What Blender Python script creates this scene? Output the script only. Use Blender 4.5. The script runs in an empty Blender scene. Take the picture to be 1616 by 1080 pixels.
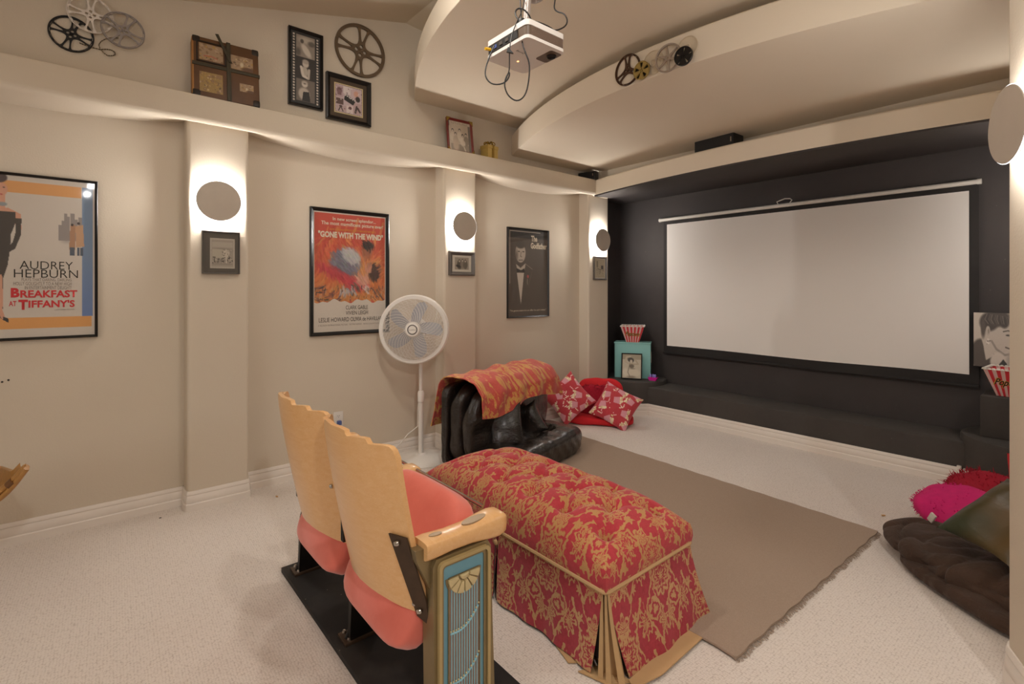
import bpy, bmesh, math, random
import numpy as np
from mathutils import Vector, Matrix, noise
sc = bpy.context.scene
COL = sc.collection
PI = math.pi
random.seed(7)

# ------------------------------------------------------------------ camera
cam_d = bpy.data.cameras.new('camera'); cam = bpy.data.objects.new('camera', cam_d); COL.objects.link(cam)
YAW = math.atan2(940, 792)                      # the view is turned 49.9 degrees left of +Y
cam.location = (0, 0, 1.35); cam.rotation_euler = (PI/2, 0, YAW)
cam_d.sensor_width = 36; cam_d.lens = 36*792/1616; cam_d.shift_y = -(540-457)/1616
cam_d.clip_start = 0.05
sc.camera = cam
# ------------------------------------------------------------------ world, lamps, exposure
w = bpy.data.worlds.new('world'); sc.world = w; w.use_nodes = True
w.node_tree.nodes['Background'].inputs[0].default_value = (1.0, 0.93, 0.84, 1)
w.node_tree.nodes['Background'].inputs[1].default_value = 1.0
def lamp(kind, name, loc, target, energy, color, **kw):
    l = bpy.data.lights.new(name, kind); l.energy = energy; l.color = color
    for k, v in kw.items(): setattr(l, k, v)
    o = bpy.data.objects.new(name, l); COL.objects.link(o); o.location = loc
    if target is not None:
        o.rotation_euler = (Vector(target)-Vector(loc)).to_track_quat('-Z', 'Y').to_euler()
    return o
for z_, y_ in ((2.72, 0.02), (2.61, -0.02)):
    lamp('AREA', 'hall_lamp', (1.25, y_, z_), (-1.2, 2.4, 0.0), 14, (1.0, 0.97, 0.95), shape='DISK', size=0.03)
for cx_, cy_ in ((-1.9, 0.9), (-0.9, 0.9), (-2.3, -1.3), (-1.1, -1.3)):  # unseen ceiling cans, added because the room needed more light
    lamp('AREA', 'added_can_lamp', (cx_, cy_, 3.19 if cy_ > 0 else 2.75), (cx_*0.4-1.1, 3.2, 0.2) if cy_ > 0 else (cx_, cy_, 0), 15 if cy_ > 0 else 2, (1.0, 0.95, 0.88), shape='DISK', size=0.14)
lamp('AREA', 'window_daylight', (-0.6, -3.12, 1.55), (-1.5, 4.0, 1.35), 20, (0.96, 0.98, 1.0), shape='RECTANGLE', size=2.5, size_y=1.7)
sc.view_settings.view_transform = 'Standard'; sc.view_settings.look = 'None'
sc.view_settings.gamma = 1; sc.view_settings.use_curve_mapping = False
sc.view_settings.exposure = -0.14
sc.cycles.use_denoising = True
sc.cycles.max_bounces = 8; sc.cycles.diffuse_bounces = 5; sc.cycles.sample_clamp_indirect = 6

# ------------------------------------------------------------------ colours and materials
def s2l(c): return c/12.92 if c <= 0.04045 else ((c+0.055)/1.055)**2.4
def C(h): return tuple(s2l(int(h[i:i+2], 16)/255) for i in (0, 2, 4)) + (1,)
MATS = {}
class NT:
    def __init__(s, name):
        s.m = bpy.data.materials.new(name); s.m.use_nodes = True; s.t = s.m.node_tree
        s.b = s.t.nodes['Principled BSDF']; MATS[name] = s.m
    def n(s, typ, **kw):
        x = s.t.nodes.new(typ)
        for k, v in kw.items(): setattr(x, k, v)
        return x
    def l(s, a, b): s.t.links.new(a, b)
    def val(s, op, a, b=None, c=None):
        x = s.n('ShaderNodeMath', operation=op)
        for i, v in enumerate((a, b, c)):
            if v is None: continue
            if isinstance(v, (int, float)): x.inputs[i].default_value = v
            else: s.l(v, x.inputs[i])
        return x.outputs[0]
    def mix(s, f, a, b):
        x = s.n('ShaderNodeMix', data_type='RGBA')
        for i, v in ((0, f), (6, a), (7, b)):
            if isinstance(v, (int, float)): x.inputs[i].default_value = v
            elif isinstance(v, tuple): x.inputs[i].default_value = v
            else: s.l(v, x.inputs[i])
        return x.outputs[2]
    def coord(s, which='Object', scale=(1, 1, 1), rot=(0, 0, 0), loc=(0, 0, 0)):
        tc = s.n('ShaderNodeTexCoord'); mp = s.n('ShaderNodeMapping')
        mp.inputs['Scale'].default_value = scale; mp.inputs['Rotation'].default_value = rot; mp.inputs['Location'].default_value = loc
        s.l(tc.outputs[which], mp.inputs[0]); return mp.outputs[0]
    def noise(s, vec, scale, detail=2, rough=0.5, dist=0):
        x = s.n('ShaderNodeTexNoise'); s.l(vec, x.inputs['Vector'])
        x.inputs['Scale'].default_value = scale; x.inputs['Detail'].default_value = detail
        x.inputs['Roughness'].default_value = rough; x.inputs['Distortion'].default_value = dist
        return x.outputs['Fac']
    def voro(s, vec, scale, rnd=1.0, feat='F1'):
        x = s.n('ShaderNodeTexVoronoi', feature=feat); s.l(vec, x.inputs['Vector'])
        x.inputs['Scale'].default_value = scale; x.inputs['Randomness'].default_value = rnd
        return x.outputs['Distance']
    def ramp(s, f, lo, hi, clamp=True):
        x = s.n('ShaderNodeMapRange'); s.l(f, x.inputs[0]); x.inputs[1].default_value = lo; x.inputs[2].default_value = hi
        x.clamp = clamp; return x.outputs[0]
    def bump(s, h, strength=0.3, dist=0.01):
        x = s.n('ShaderNodeBump'); x.inputs['Strength'].default_value = strength; x.inputs['Distance'].default_value = dist
        s.l(h, x.inputs['Height']); s.l(x.outputs[0], s.b.inputs['Normal'])
    def base(s, c, rough=0.6, metal=0.0, **kw):
        if isinstance(c, tuple): s.b.inputs['Base Color'].default_value = c
        else: s.l(c, s.b.inputs['Base Color'])
        s.b.inputs['Roughness'].default_value = rough; s.b.inputs['Metallic'].default_value = metal
        for k, v in kw.items(): s.b.inputs[k.replace('_', ' ')].default_value = v
        return s.m
def flat(name, hexc, rough=0.6, metal=0.0, var=0.06, nscale=30, **kw):
    t = NT(name); c = C(hexc); v = t.noise(t.coord(), nscale, 3)
    lo = tuple(x*(1-var) for x in c[:3])+(1,); hi = tuple(min(1, x*(1+var)) for x in c[:3])+(1,)
    return t.base(t.mix(v, lo, hi), rough, metal, **kw)

t = NT('wall_paint'); v = t.coord(); 
t.base(t.mix(t.noise(v, 1.3, 3), C('c9bba7'), C('d0c4b2')), 0.85); t.bump(t.noise(v, 120, 3), 0.22, 0.004)
t = NT('ceiling_paint'); v = t.coord()
t.base(t.mix(t.noise(v, 1.1, 3), C('d8cab4'), C('dfd2be')), 0.88); t.bump(t.noise(v, 90, 2), 0.08, 0.003)
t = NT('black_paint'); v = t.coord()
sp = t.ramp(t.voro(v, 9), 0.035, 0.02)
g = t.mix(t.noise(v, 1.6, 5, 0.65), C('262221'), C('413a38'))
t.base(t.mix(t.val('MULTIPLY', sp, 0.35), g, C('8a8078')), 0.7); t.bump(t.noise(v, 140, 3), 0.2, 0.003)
t = NT('black_carpet'); v = t.coord()
g = t.mix(t.noise(v, 2.2, 5, 0.7), C('302c2a'), C('4e4843'))
t.base(t.mix(t.ramp(t.voro(v, 13), 0.04, 0.025), g, C('6d655e')), 0.95); t.bump(t.noise(v, 300, 3), 0.5, 0.004)
t = NT('board_black'); v = t.coord()
t.base(t.mix(t.val('MULTIPLY', t.ramp(t.voro(v, 16), 0.05, 0.03), 0.6), t.mix(t.ramp(t.noise(v, 3.5, 4, 0.6), 0.45, 0.75), C('120e0c'), C('332d28')), C('8a8178')), 0.8)
t = NT('trim_white'); v = t.coord()
t.base(t.mix(t.noise(v, 6, 3), C('ddd3c8'), C('e6ddd3')), 0.45)
# looped berber carpet: rows of small loops, darker flecks between them
t = NT('carpet'); v = t.coord('Object', (1, 1, 1), (0, 0, 0.03))
lp = t.n('ShaderNodeTexVoronoi', feature='F1'); t.l(v, lp.inputs['Vector']); lp.inputs['Scale'].default_value = 105; lp.inputs['Randomness'].default_value = 0.45
fleck = t.ramp(t.noise(v, 170, 2, 0.6), 0.60, 0.70)
tone = t.mix(t.noise(v, 1.4, 4), C('d5c9be'), C('e2d8cf'))
tone = t.mix(t.ramp(lp.outputs['Distance'], 0.48, 0.80), tone, C('c0b2a7'))
t.base(t.mix(t.val('MULTIPLY', fleck, 0.5), tone, C('9a897c')), 0.95, Sheen_Weight=0.2)
t.bump(t.val('SUBTRACT', 1.0, lp.outputs['Distance']), 0.45, 0.004)
t = NT('rug_pile'); v = t.coord()
g = t.mix(t.noise(v, 260, 3, 0.7), C('84705f'), C('b8a28f')); g2 = t.mix(t.ramp(t.noise(v, 1.7, 3), 0.3, 0.7), g, C('a18b78'))
t.base(t.mix(0.35, g, g2), 0.97); t.bump(t.noise(v, 420, 2), 0.6, 0.004)
t = NT('maple'); v = t.coord('Object', (2.2, 30, 30), (0.0, 0.25, 0))
g = t.noise(v, 2.2, 5, 0.6, 0.6); g2 = t.noise(t.coord('Object', (3, 120, 120), (0, 0.25, 0)), 3, 2)
t.base(t.mix(t.val('MULTIPLY', g2, 0.5), t.mix(g, C('dfa666'), C('f3cc98')), C('d0965a')), 0.32, Coat_Weight=0.35, Coat_Roughness=0.15)
t = NT('seat_velvet'); v = t.coord()
t.base(t.mix(t.noise(v, 7, 4, 0.6), C('d2604f'), C('e88272')), 0.85, Sheen_Weight=0.45, Sheen_Roughness=0.4); t.bump(t.noise(v, 250, 2), 0.15, 0.002)
flat('bronze', '8b7a58', 0.38, 0.55, 0.2, 12)
flat('gold_trim', 'b6a070', 0.4, 0.3, 0.15, 14)
flat('inlay_blue', '6b9cad', 0.5, 0, 0.12, 9)
flat('shell_cream', 'cdbb8e', 0.35, 0.15, 0.1, 20)
flat('rib_brown', '8a7566', 0.5, 0, 0.1, 20)
flat('rib_blue', '8fc3d4', 0.5, 0, 0.05, 20)
flat('black_iron', '16120f', 0.45, 0.4, 0.3, 20)
flat('brown_iron', '4b3a2c', 0.5, 0.5, 0.3, 25)
flat('chrome', 'b9b5ae', 0.2, 1.0)
flat('black_frame', '0d0b0b', 0.28, 0, 0.1)
flat('grey_frame', '5b5550', 0.35, 0.2, 0.08)
flat('dark_frame', '2a2421', 0.35, 0.1, 0.1)
flat('inlay_metal', 'a58f72', 0.4, 0.3)
flat('sconce_metal', 'b3a697', 0.5, 0.15, 0.06, 12)
flat('white_plastic', 'dcd5cc', 0.4, 0, 0.03)
flat('black_plastic', '131110', 0.4, 0, 0.1)
flat('dark_slot', '1a1715', 0.7)
flat('grey_dome', '9a8e86', 0.3)
flat('projector_white', 'e2dcd6', 0.38, 0, 0.02)
flat('projector_brown', '5d4c3c', 0.45, 0, 0.05)
flat('cable_black', '0e0c0b', 0.5)
flat('cable_white', 'd9d2c8', 0.5)
flat('yellow_plug', 'd8a51c', 0.4)
flat('blue_plug', '4a5a8c', 0.4)
flat('screen_white', 'e3ddd6', 0.75, 0, 0.01, 2)
flat('screen_border', '171311', 0.75, 0, 0.15, 8)
flat('turquoise_card', '86bdb8', 0.6, 0, 0.04, 5)
flat('gold_card', 'bfa258', 0.45, 0.1, 0.08)
flat('gold_ribbon', '8e6f22', 0.35, 0.3, 0.1)
flat('mahogany', '6e1f18', 0.3, 0, 0.2, 20)
flat('reel_black', '0e0b0a', 0.4, 0.2)
flat('reel_white', 'd9cfc4', 0.4)
flat('reel_grey', '8c8480', 0.4, 0.4)
flat('reel_bronze', '6a5844', 0.45, 0.2, 0.1)
flat('reel_rust', '4c3220', 0.5, 0.3, 0.25)
flat('reel_gold', 'a48d50', 0.4, 0.4, 0.15)
flat('reel_silver', 'a89a8c', 0.4, 0.5)
flat('film_tan', '8a7858', 0.5)
flat('shag_red', '9c0a26', 0.95, 0, 0.35, 90)
flat('felt_red', 'c81e26', 0.9, 0, 0.1, 12)
flat('pink_plush', 'cc1c6c', 0.95, 0, 0.18, 25)
flat('tan_lining', 'b9966a', 0.8, 0, 0.1, 12)
flat('toy_pink', 'c8168c', 0.4)
flat('toy_lilac', '8f86cf', 0.4)
flat('paper_white', 'd8d0c4', 0.8)
flat('wood_chip', 'c8995f', 0.8)
flat('shirt_white', 'd6cdc2', 0.6)
flat('ink_black', '1c1816', 0.7); flat('ink_dark', '3a3230', 0.7); flat('ink_grey', '8d8078', 0.7)
flat('ink_red', 'cf2f38', 0.7); flat('ink_cream', 'ddd0bc', 0.7); flat('ink_gold', 'd89a3c', 0.7); flat('ink_mid', '6d645e', 0.7)
flat('suit_brown', '5a3a1c', 0.55, 0, 0.5, 9)
flat('suit_edge', '9a6a34', 0.6, 0, 0.35, 14)
flat('strap_olive', '3b3320', 0.6, 0, 0.2, 20)
flat('hinge_dark', '241a12', 0.5, 0.2, 0.2)
flat('rattan', 'a8793f', 0.4, 0, 0.3, 40)
flat('rattan_dark', '6a4520', 0.5, 0, 0.3, 40)
flat('fan_blade', '94959e', 0.35, 0, 0.03, 8)
flat('clear_reel_edge', 'd5c4aa', 0.3)
flat('mount_brown', '4a3b2c', 0.7)
flat('green_bit', '2c5a24', 0.7)
t = NT('leather'); v = t.coord()
t.base(t.mix(t.noise(v, 3, 4), C('100c0a'), C('251c16')), 0.24, Coat_Weight=0.3, Coat_Roughness=0.2)
t.bump(t.val('ADD', t.val('MULTIPLY', t.noise(v, 16, 4, 0.6, 1.5), 1.0), t.val('MULTIPLY', t.voro(v, 240), 0.06)), 0.6, 0.018)
t = NT('brown_throw'); v = t.coord()
t.base(t.mix(t.noise(v, 6, 4), C('2c1c12'), C('4a3222')), 0.85, Sheen_Weight=0.08); t.bump(t.noise(v, 14, 4, 0.6, 1.0), 0.5, 0.02)
t = NT('green_satin'); v = t.coord()
t.base(t.mix(t.ramp(t.noise(v, 3.2, 2), 0.35, 0.65), C('1f2c10'), C('5a4212')), 0.45, Sheen_Weight=0.12, Anisotropic=0.5); t.bump(t.noise(v, 11, 3, 0.5, 0.8), 0.3, 0.02)
flat('slate_satin', '4d6266', 0.4, 0, 0.2, 6)
# damask: drawn motifs (rosettes, scroll rings, leaves, stems) mirrored in every tile, tiles half-dropped
def damask(name, ground_a, ground_b, gold_a, gold_b, tile=(0.25, 0.36), rough=0.85, seed=0.0, swap=False):
    t = NT(name); tc = t.n('ShaderNodeTexCoord'); sx = t.n('ShaderNodeSeparateXYZ'); t.l(tc.outputs['UV'], sx.inputs[0])
    u = t.val('DIVIDE', sx.outputs[0], tile[0]); vv = t.val('DIVIDE', sx.outputs[1], tile[1])
    colm = t.val('FLOOR', u); fu = t.val('FRACT', u)
    fv = t.val('FRACT', t.val('ADD', vv, t.val('MULTIPLY', t.val('MODULO', colm, 2.0), 0.5)))
    X0 = t.val('MULTIPLY', t.val('ABSOLUTE', t.val('SUBTRACT', fu, 0.5)), 25.0); Y0 = t.val('MULTIPLY', t.val('SUBTRACT', fv, 0.5), -36.0)
    cb = t.n('ShaderNodeCombineXYZ'); t.l(X0, cb.inputs[0]); t.l(Y0, cb.inputs[1]); cb.inputs[2].default_value = seed
    nz = t.n('ShaderNodeTexNoise'); t.l(cb.outputs[0], nz.inputs['Vector']); nz.inputs['Scale'].default_value = 0.42; nz.inputs['Detail'].default_value = 2.0
    sp = t.n('ShaderNodeSeparateXYZ'); t.l(nz.outputs['Color'], sp.inputs[0])
    X = t.val('ADD', X0, t.val('MULTIPLY', t.val('SUBTRACT', sp.outputs[0], 0.5), 3.4)); Y = t.val('ADD', Y0, t.val('MULTIPLY', t.val('SUBTRACT', sp.outputs[1], 0.5), 3.4))
    def rad(cx, cy, rx, ry, lobes, amp):
        dx = t.val('DIVIDE', t.val('SUBTRACT', X, cx), rx); dy = t.val('DIVIDE', t.val('SUBTRACT', Y, cy), ry)
        r = t.val('SQRT', t.val('ADD', t.val('MULTIPLY', dx, dx), t.val('MULTIPLY', dy, dy)))
        th = t.val('ARCTAN2', dx, dy); return t.val('SUBTRACT', r, t.val('MULTIPLY', t.val('COSINE', t.val('MULTIPLY', th, float(lobes))), amp))
    def band(r, lo, hi, s=0.08): return t.val('MULTIPLY', t.ramp(r, lo-s, lo), t.ramp(r, hi+s, hi))
    def disc(r, hi, s=0.1): return t.ramp(r, hi+s, hi)
    def mx(*a):
        o = a[0]
        for q in a[1:]: o = t.val('MAXIMUM', o, q)
        return o
    A = rad(0, -3, 5.4, 6.6, 11, 0.10); Bq = rad(0, -12.0, 3.6, 4.6, 6, 0.30); Cq = rad(6.6, 6.2, 3.4, 3.8, 9, 0.06); D = rad(2.6, 11.5, 2.8, 5.0, 7, 0.28)
    Eq = rad(12.5, -9.5, 3.8, 5.6, 8, 0.26); G = rad(12.5, 9.0, 3.4, 4.4, 10, 0.12); Hq = rad(7.2, -12.5, 2.0, 2.4, 5, 0.25); K = rad(8.2, 14.5, 1.8, 2.2, 5, 0.2)
    stem = t.val('ABSOLUTE', t.val('SUBTRACT', X, t.val('ADD', 8.4, t.val('MULTIPLY', t.val('SINE', t.val('MULTIPLY', Y, 0.26)), 2.5))))
    stem2 = t.val('ABSOLUTE', t.val('SUBTRACT', X, t.val('ADD', 3.6, t.val('MULTIPLY', t.val('SINE', t.val('ADD', t.val('MULTIPLY', Y, 0.35), 1.5)), 2.2))))
    m = mx(band(A, 0.84, 0.97), band(A, 0.54, 0.63), disc(A, 0.24), t.val('SUBTRACT', disc(Bq, 0.78), band(Bq, 0.30, 0.44)), band(Cq, 0.76, 0.93), disc(Cq, 0.30),
           t.val('SUBTRACT', disc(D, 0.76), band(D, 0.28, 0.42)), t.val('SUBTRACT', disc(Eq, 0.78), band(Eq, 0.34, 0.50)), band(G, 0.76, 0.95), disc(G, 0.32), disc(Hq, 0.7), disc(K, 0.7),
           t.val('MULTIPLY', t.ramp(stem, 0.65, 0.45), t.ramp(A, 1.0, 1.1)), t.val('MULTIPLY', t.ramp(stem2, 0.45, 0.3), t.ramp(A, 1.02, 1.12)))
    n2 = t.noise(cb.outputs[0], 0.9, 2, 0.6, 0.8); cut = t.ramp(t.val('ABSOLUTE', t.val('SINE', t.val('MULTIPLY', n2, 46.0))), 0.12, 0.45)
    mask = t.val('MULTIPLY', m, t.val('ADD', 0.30, t.val('MULTIPLY', cut, 0.70)))
    oc = t.coord(); wear = t.noise(oc, 70, 3, 0.7); wide = t.noise(oc, 6, 2)
    t.base(t.mix(t.val('MULTIPLY', mask, 0.92), t.mix(wear, ground_a, ground_b), t.mix(wide, gold_a, gold_b)), rough, Sheen_Weight=0.15)
    t.bump(t.val('ADD', t.val('MULTIPLY', mask, 0.6), wear), 0.25, 0.003)
def blotch(name, ground_a, ground_b, gold_a, gold_b, tile=(0.16, 0.2), rough=0.7, seed=0.0):
    t = NT(name); v = t.coord('UV'); n1 = t.noise(v, 21, 2.5, 0.55, 0.8); n2 = t.noise(v, 7, 1)
    mask = t.val('MULTIPLY', t.ramp(n1, 0.505, 0.54), t.ramp(n2, 0.34, 0.42)); fil = t.ramp(t.noise(v, 60, 2, 0.6, 1.0), 0.38, 0.5)
    oc = t.coord(); wear = t.noise(oc, 60, 3, 0.7); wide = t.noise(oc, 8, 2)
    t.base(t.mix(t.val('MULTIPLY', mask, t.val('ADD', 0.45, t.val('MULTIPLY', fil, 0.5))), t.mix(wear, ground_a, ground_b), t.mix(wide, gold_a, gold_b)), rough, Sheen_Weight=0.15)
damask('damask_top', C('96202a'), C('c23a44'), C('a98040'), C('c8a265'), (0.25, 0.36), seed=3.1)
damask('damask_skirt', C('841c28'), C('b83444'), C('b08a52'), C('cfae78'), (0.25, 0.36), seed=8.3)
blotch('throw_cloth', C('a83028'), C('d05848'), C('c08a38'), C('d6a65a'), (0.16, 0.2), 0.7, seed=5.7)
# flat printed matter carries its colours as a mesh colour layer
t = NT('print'); a = t.n('ShaderNodeAttribute', attribute_name='Col'); g = t.noise(t.coord(), 400, 2)
t.base(t.mix(0.05, a.outputs[0], t.mix(g, (0, 0, 0, 1), (1, 1, 1, 1))), 0.55)
t = NT('cloth_print'); a = t.n('ShaderNodeAttribute', attribute_name='Col'); g = t.noise(t.coord(), 200, 2)
t.base(t.mix(0.06, a.outputs[0], t.mix(g, (0, 0, 0, 1), (1, 1, 1, 1))), 0.9, Sheen_Weight=0.2); t.bump(t.noise(t.coord(), 25, 3), 0.25, 0.01)
def glass(name, tint, fac):
    m = bpy.data.materials.new(name); m.use_nodes = True; nt = m.node_tree; nt.nodes.clear()
    o = nt.nodes.new('ShaderNodeOutputMaterial'); mx = nt.nodes.new('ShaderNodeMixShader'); tr = nt.nodes.new('ShaderNodeBsdfTransparent')
    gl = nt.nodes.new('ShaderNodeBsdfGlossy'); fr = nt.nodes.new('ShaderNodeFresnel'); ad = nt.nodes.new('ShaderNodeMath')
    tr.inputs[0].default_value = tint; gl.inputs['Roughness'].default_value = 0.03; fr.inputs[0].default_value = 1.45
    ad.operation = 'MULTIPLY'; ad.inputs[1].default_value = fac
    ge = nt.nodes.new('ShaderNodeNewGeometry'); sb = nt.nodes.new('ShaderNodeMath'); sb.operation = 'SUBTRACT'; sb.inputs[0].default_value = 1.0
    m2 = nt.nodes.new('ShaderNodeMath'); m2.operation = 'MULTIPLY'
    nt.links.new(fr.outputs[0], ad.inputs[0]); nt.links.new(ge.outputs['Backfacing'], sb.inputs[1])
    nt.links.new(ad.outputs[0], m2.inputs[0]); nt.links.new(sb.outputs[0], m2.inputs[1]); nt.links.new(m2.outputs[0], mx.inputs[0])
    nt.links.new(tr.outputs[0], mx.inputs[1]); nt.links.new(gl.outputs[0], mx.inputs[2]); nt.links.new(mx.outputs[0], o.inputs[0]); MATS[name] = m
glass('picture_glass', (0.97, 0.97, 0.96, 1), 1.0); glass('clear_plastic', (0.985, 0.975, 0.955, 1), 2.0)
def glow(name, col, strength):
    t = NT(name); t.base((0.8, 0.8, 0.8, 1), 0.5); t.b.inputs['Emission Color'].default_value = col; t.b.inputs['Emission Strength'].default_value = strength
glow('led_glow', (1.0, 0.96, 0.92, 1), 250.0); glow('rim_glow', (0.95, 0.97, 1.0, 1), 2.2); glow('status_led', (1.0, 0.35, 0.08, 1), 6.0); glow('added_can_glow', (1.0, 0.88, 0.72, 1), 12.0)  # the last one is for the lenses of the added ceiling lights

# ------------------------------------------------------------------ mesh helpers
class B:
    """collects shapes and links them as ONE mesh object"""
    def __init__(s): s.bm = bmesh.new()
    def _add(s, vs, fs):
        b = [s.bm.verts.new(v) for v in vs]
        for f in fs:
            try: s.bm.faces.new([b[i] for i in f])
            except ValueError: pass
        return s
    def box(s, c, size, bev=0.0, M=None, seg=2):
        r = bmesh.ops.create_cube(s.bm, size=1.0); vs = r['verts']
        bmesh.ops.scale(s.bm, vec=size, verts=vs)
        if bev > 0:
            es = list({e for v in vs for e in v.link_edges})
            rr = bmesh.ops.bevel(s.bm, geom=es, offset=bev, segments=seg, affect='EDGES', profile=0.6)
            vs = list({v for f in rr['faces'] for v in f.verts} | {v for v in vs if v.is_valid})
            isl = set(vs); st = list(vs)
            while st:
                v = st.pop()
                for e in v.link_edges:
                    ov = e.other_vert(v)
                    if ov not in isl: isl.add(ov); st.append(ov)
            vs = list(isl)
        T = Matrix.Translation(c)
        if M is not None: T = M @ T
        bmesh.ops.transform(s.bm, matrix=T, verts=vs); return s
    def bx(s, lo, hi, bev=0.0, M=None):
        return s.box([(a+b)/2 for a, b in zip(lo, hi)], [abs(b-a) for a, b in zip(lo, hi)], bev, M)
    def tube(s, pts, r, seg=8, closed=False, M=None, cap=True):
        pts = [Vector(p) for p in pts]; n = len(pts); rr = r if isinstance(r, (list, tuple)) else [r]*n
        vs = []; up = None
        for i, p in enumerate(pts):
            a = pts[(i-1) % n] if (closed or i > 0) else p; b = pts[(i+1) % n] if (closed or i < n-1) else p
            d = (b-a).normalized()
            if up is None: up = Vector((0, 0, 1)) if abs(d.z) < 0.9 else Vector((1, 0, 0))
            x = d.cross(up)
            if x.length < 1e-5: x = d.cross(Vector((0.3, 0.9, 0.2)))
            x.normalize(); y = x.cross(d).normalized(); up = y
            for k in range(seg):
                q = p + (x*math.cos(2*PI*k/seg) + y*math.sin(2*PI*k/seg))*rr[i]; vs.append(M @ q if M is not None else q)
        fs = []
        for i in range(n if closed else n-1):
            j = (i+1) % n
            for k in range(seg): fs.append((i*seg+k, i*seg+(k+1) % seg, j*seg+(k+1) % seg, j*seg+k))
        if not closed and cap: fs += [tuple(range(seg))[::-1], tuple((n-1)*seg+k for k in range(seg))]
        return s._add(vs, fs)
    def lathe(s, prof, seg=32, M=None, close=False):
        """prof: (radius, height) about +Z"""
        vs = []; fs = []; n = len(prof)
        for k in range(seg):
            a = 2*PI*k/seg
            for r, z in prof:
                q = Vector((r*math.cos(a), r*math.sin(a), z)); vs.append(M @ q if M is not None else q)
        for k in range(seg):
            l = (k+1) % seg
            for i in range(n if close else n-1):
                j = (i+1) % n; fs.append((k*n+i, l*n+i, l*n+j, k*n+j))
        s._add(vs, fs); bmesh.ops.remove_doubles(s.bm, verts=s.bm.verts, dist=1e-5); return s
    def prism(s, poly, d0, d1, M=None):
        """poly in (a,b), extruded along c from d0 to d1, M maps (a,b,c)"""
        n = len(poly); M = M or Matrix.Identity(4)
        vs = [M @ Vector((a, b, d0)) for a, b in poly] + [M @ Vector((a, b, d1)) for a, b in poly]
        fs = [tuple(range(n))[::-1], tuple(range(n, 2*n))] + [(i, (i+1) % n, n+(i+1) % n, n+i) for i in range(n)]
        return s._add(vs, fs)
    def grid(s, fn, nu, nv, M=None):
        vs = []; fs = []
        for j in range(nv+1):
            for i in range(nu+1):
                q = Vector(fn(i/nu, j/nv)); vs.append(M @ q if M is not None else q)
        for j in range(nv):
            for i in range(nu):
                a = j*(nu+1)+i; fs.append((a, a+1, a+nu+2, a+nu+1))
        return s._add(vs, fs)
    def blob(s, half, k=4.0, n=10, disp=None, M=None):
        """soft superellipsoid box; disp(p) returns an offset vector"""
        idx = {}; vs = []; fs = []
        def vid(p):
            key = tuple(round(c*1000) for c in p)
            if key not in idx:
                q = Vector(p); r = sum(abs(c)**k for c in q)**(1/k); q = q/r
                q = Vector((q.x*half[0], q.y*half[1], q.z*half[2]))
                if disp: q = q + Vector(disp(q))
                idx[key] = len(vs); vs.append(M @ q if M is not None else q)
            return idx[key]
        for ax in range(3):
            for sg in (-1, 1):
                for i in range(n):
                    for j in range(n):
                        quad = []
                        for di, dj in ((0, 0), (1, 0), (1, 1), (0, 1)):
                            u = math.tan((2*(i+di)/n-1)*PI/4); v = math.tan((2*(j+dj)/n-1)*PI/4)
                            p = [0, 0, 0]; p[ax] = sg; p[(ax+1) % 3] = u; p[(ax+2) % 3] = v; quad.append(vid(p))
                        fs.append(quad if sg > 0 else quad[::-1])
        return s._add(vs, fs)
    def build(s, name, mat, parent=None, smooth=0.6, world=False, uv=None, solid=0.0):
        bmesh.ops.recalc_face_normals(s.bm, faces=s.bm.faces)
        if solid: bmesh.ops.solidify(s.bm, geom=list(s.bm.faces), thickness=solid)
        me = bpy.data.meshes.new(name)
        if uv is not None:
            L = s.bm.loops.layers.uv.new('UVMap')
            for f in s.bm.faces:
                nr = f.normal
                for lo in f.loops: lo[L].uv = uv(lo.vert.co, nr)
        s.bm.to_mesh(me); s.bm.free()
        return put(name, me, mat, parent, smooth, world)
def put(name, me, mat, parent=None, smooth=0.6, world=False):
    if mat is not None:
        for m in (mat if isinstance(mat, list) else [mat]): me.materials.append(MATS[m])
    o = bpy.data.objects.new(name, me); COL.objects.link(o)
    if parent is not None:
        o.parent = parent
        if world:
            r = parent
            while r.parent: r = r.parent
            me.transform(r.matrix_basis.inverted())
    if smooth and len(me.polygons):
        me.polygons.foreach_set('use_smooth', [True]*len(me.polygons)); me.set_sharp_from_angle(angle=smooth)
    return o
def tag(o, label=None, cat=None, group=None, kind=None):
    if label: o['label'] = label
    if cat: o['category'] = cat
    if group: o['group'] = group
    if kind: o['kind'] = kind
    return o
def thing(name, label, cat, loc=(0, 0, 0), rotz=0.0, group=None, M=None):
    o = bpy.data.objects.new(name, None); COL.objects.link(o); o.empty_display_size = 0.05
    if M is not None: o.matrix_world = M; o.matrix_basis = M
    else: o.location = loc; o.rotation_euler = (0, 0, rotz)
    bpy_update(o); return tag(o, label, cat, group)
def bpy_update(o):
    if o.rotation_mode == 'XYZ': pass
def struct(o): o['kind'] = 'structure'; return o
def basis(x, y, z, o):
    return Matrix(((x[0], y[0], z[0], o[0]), (x[1], y[1], z[1], o[1]), (x[2], y[2], z[2], o[2]), (0, 0, 0, 1)))
def frame_from(normal, up=(0, 0, 1), o=(0, 0, 0), roll=0.0):
    """local x right, local z up, local -y towards the viewer (= normal)"""
    n = Vector(normal).normalized(); x = Vector(up).cross(n).normalized(); z = n.cross(x).normalized()
    if roll: x, z = x*math.cos(roll)+z*math.sin(roll), z*math.cos(roll)-x*math.sin(roll)
    return basis(x, -n, z, o)
def curve_mesh(build):
    cu = bpy.data.curves.new('tmp', build['type']); 
    return cu
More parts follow.
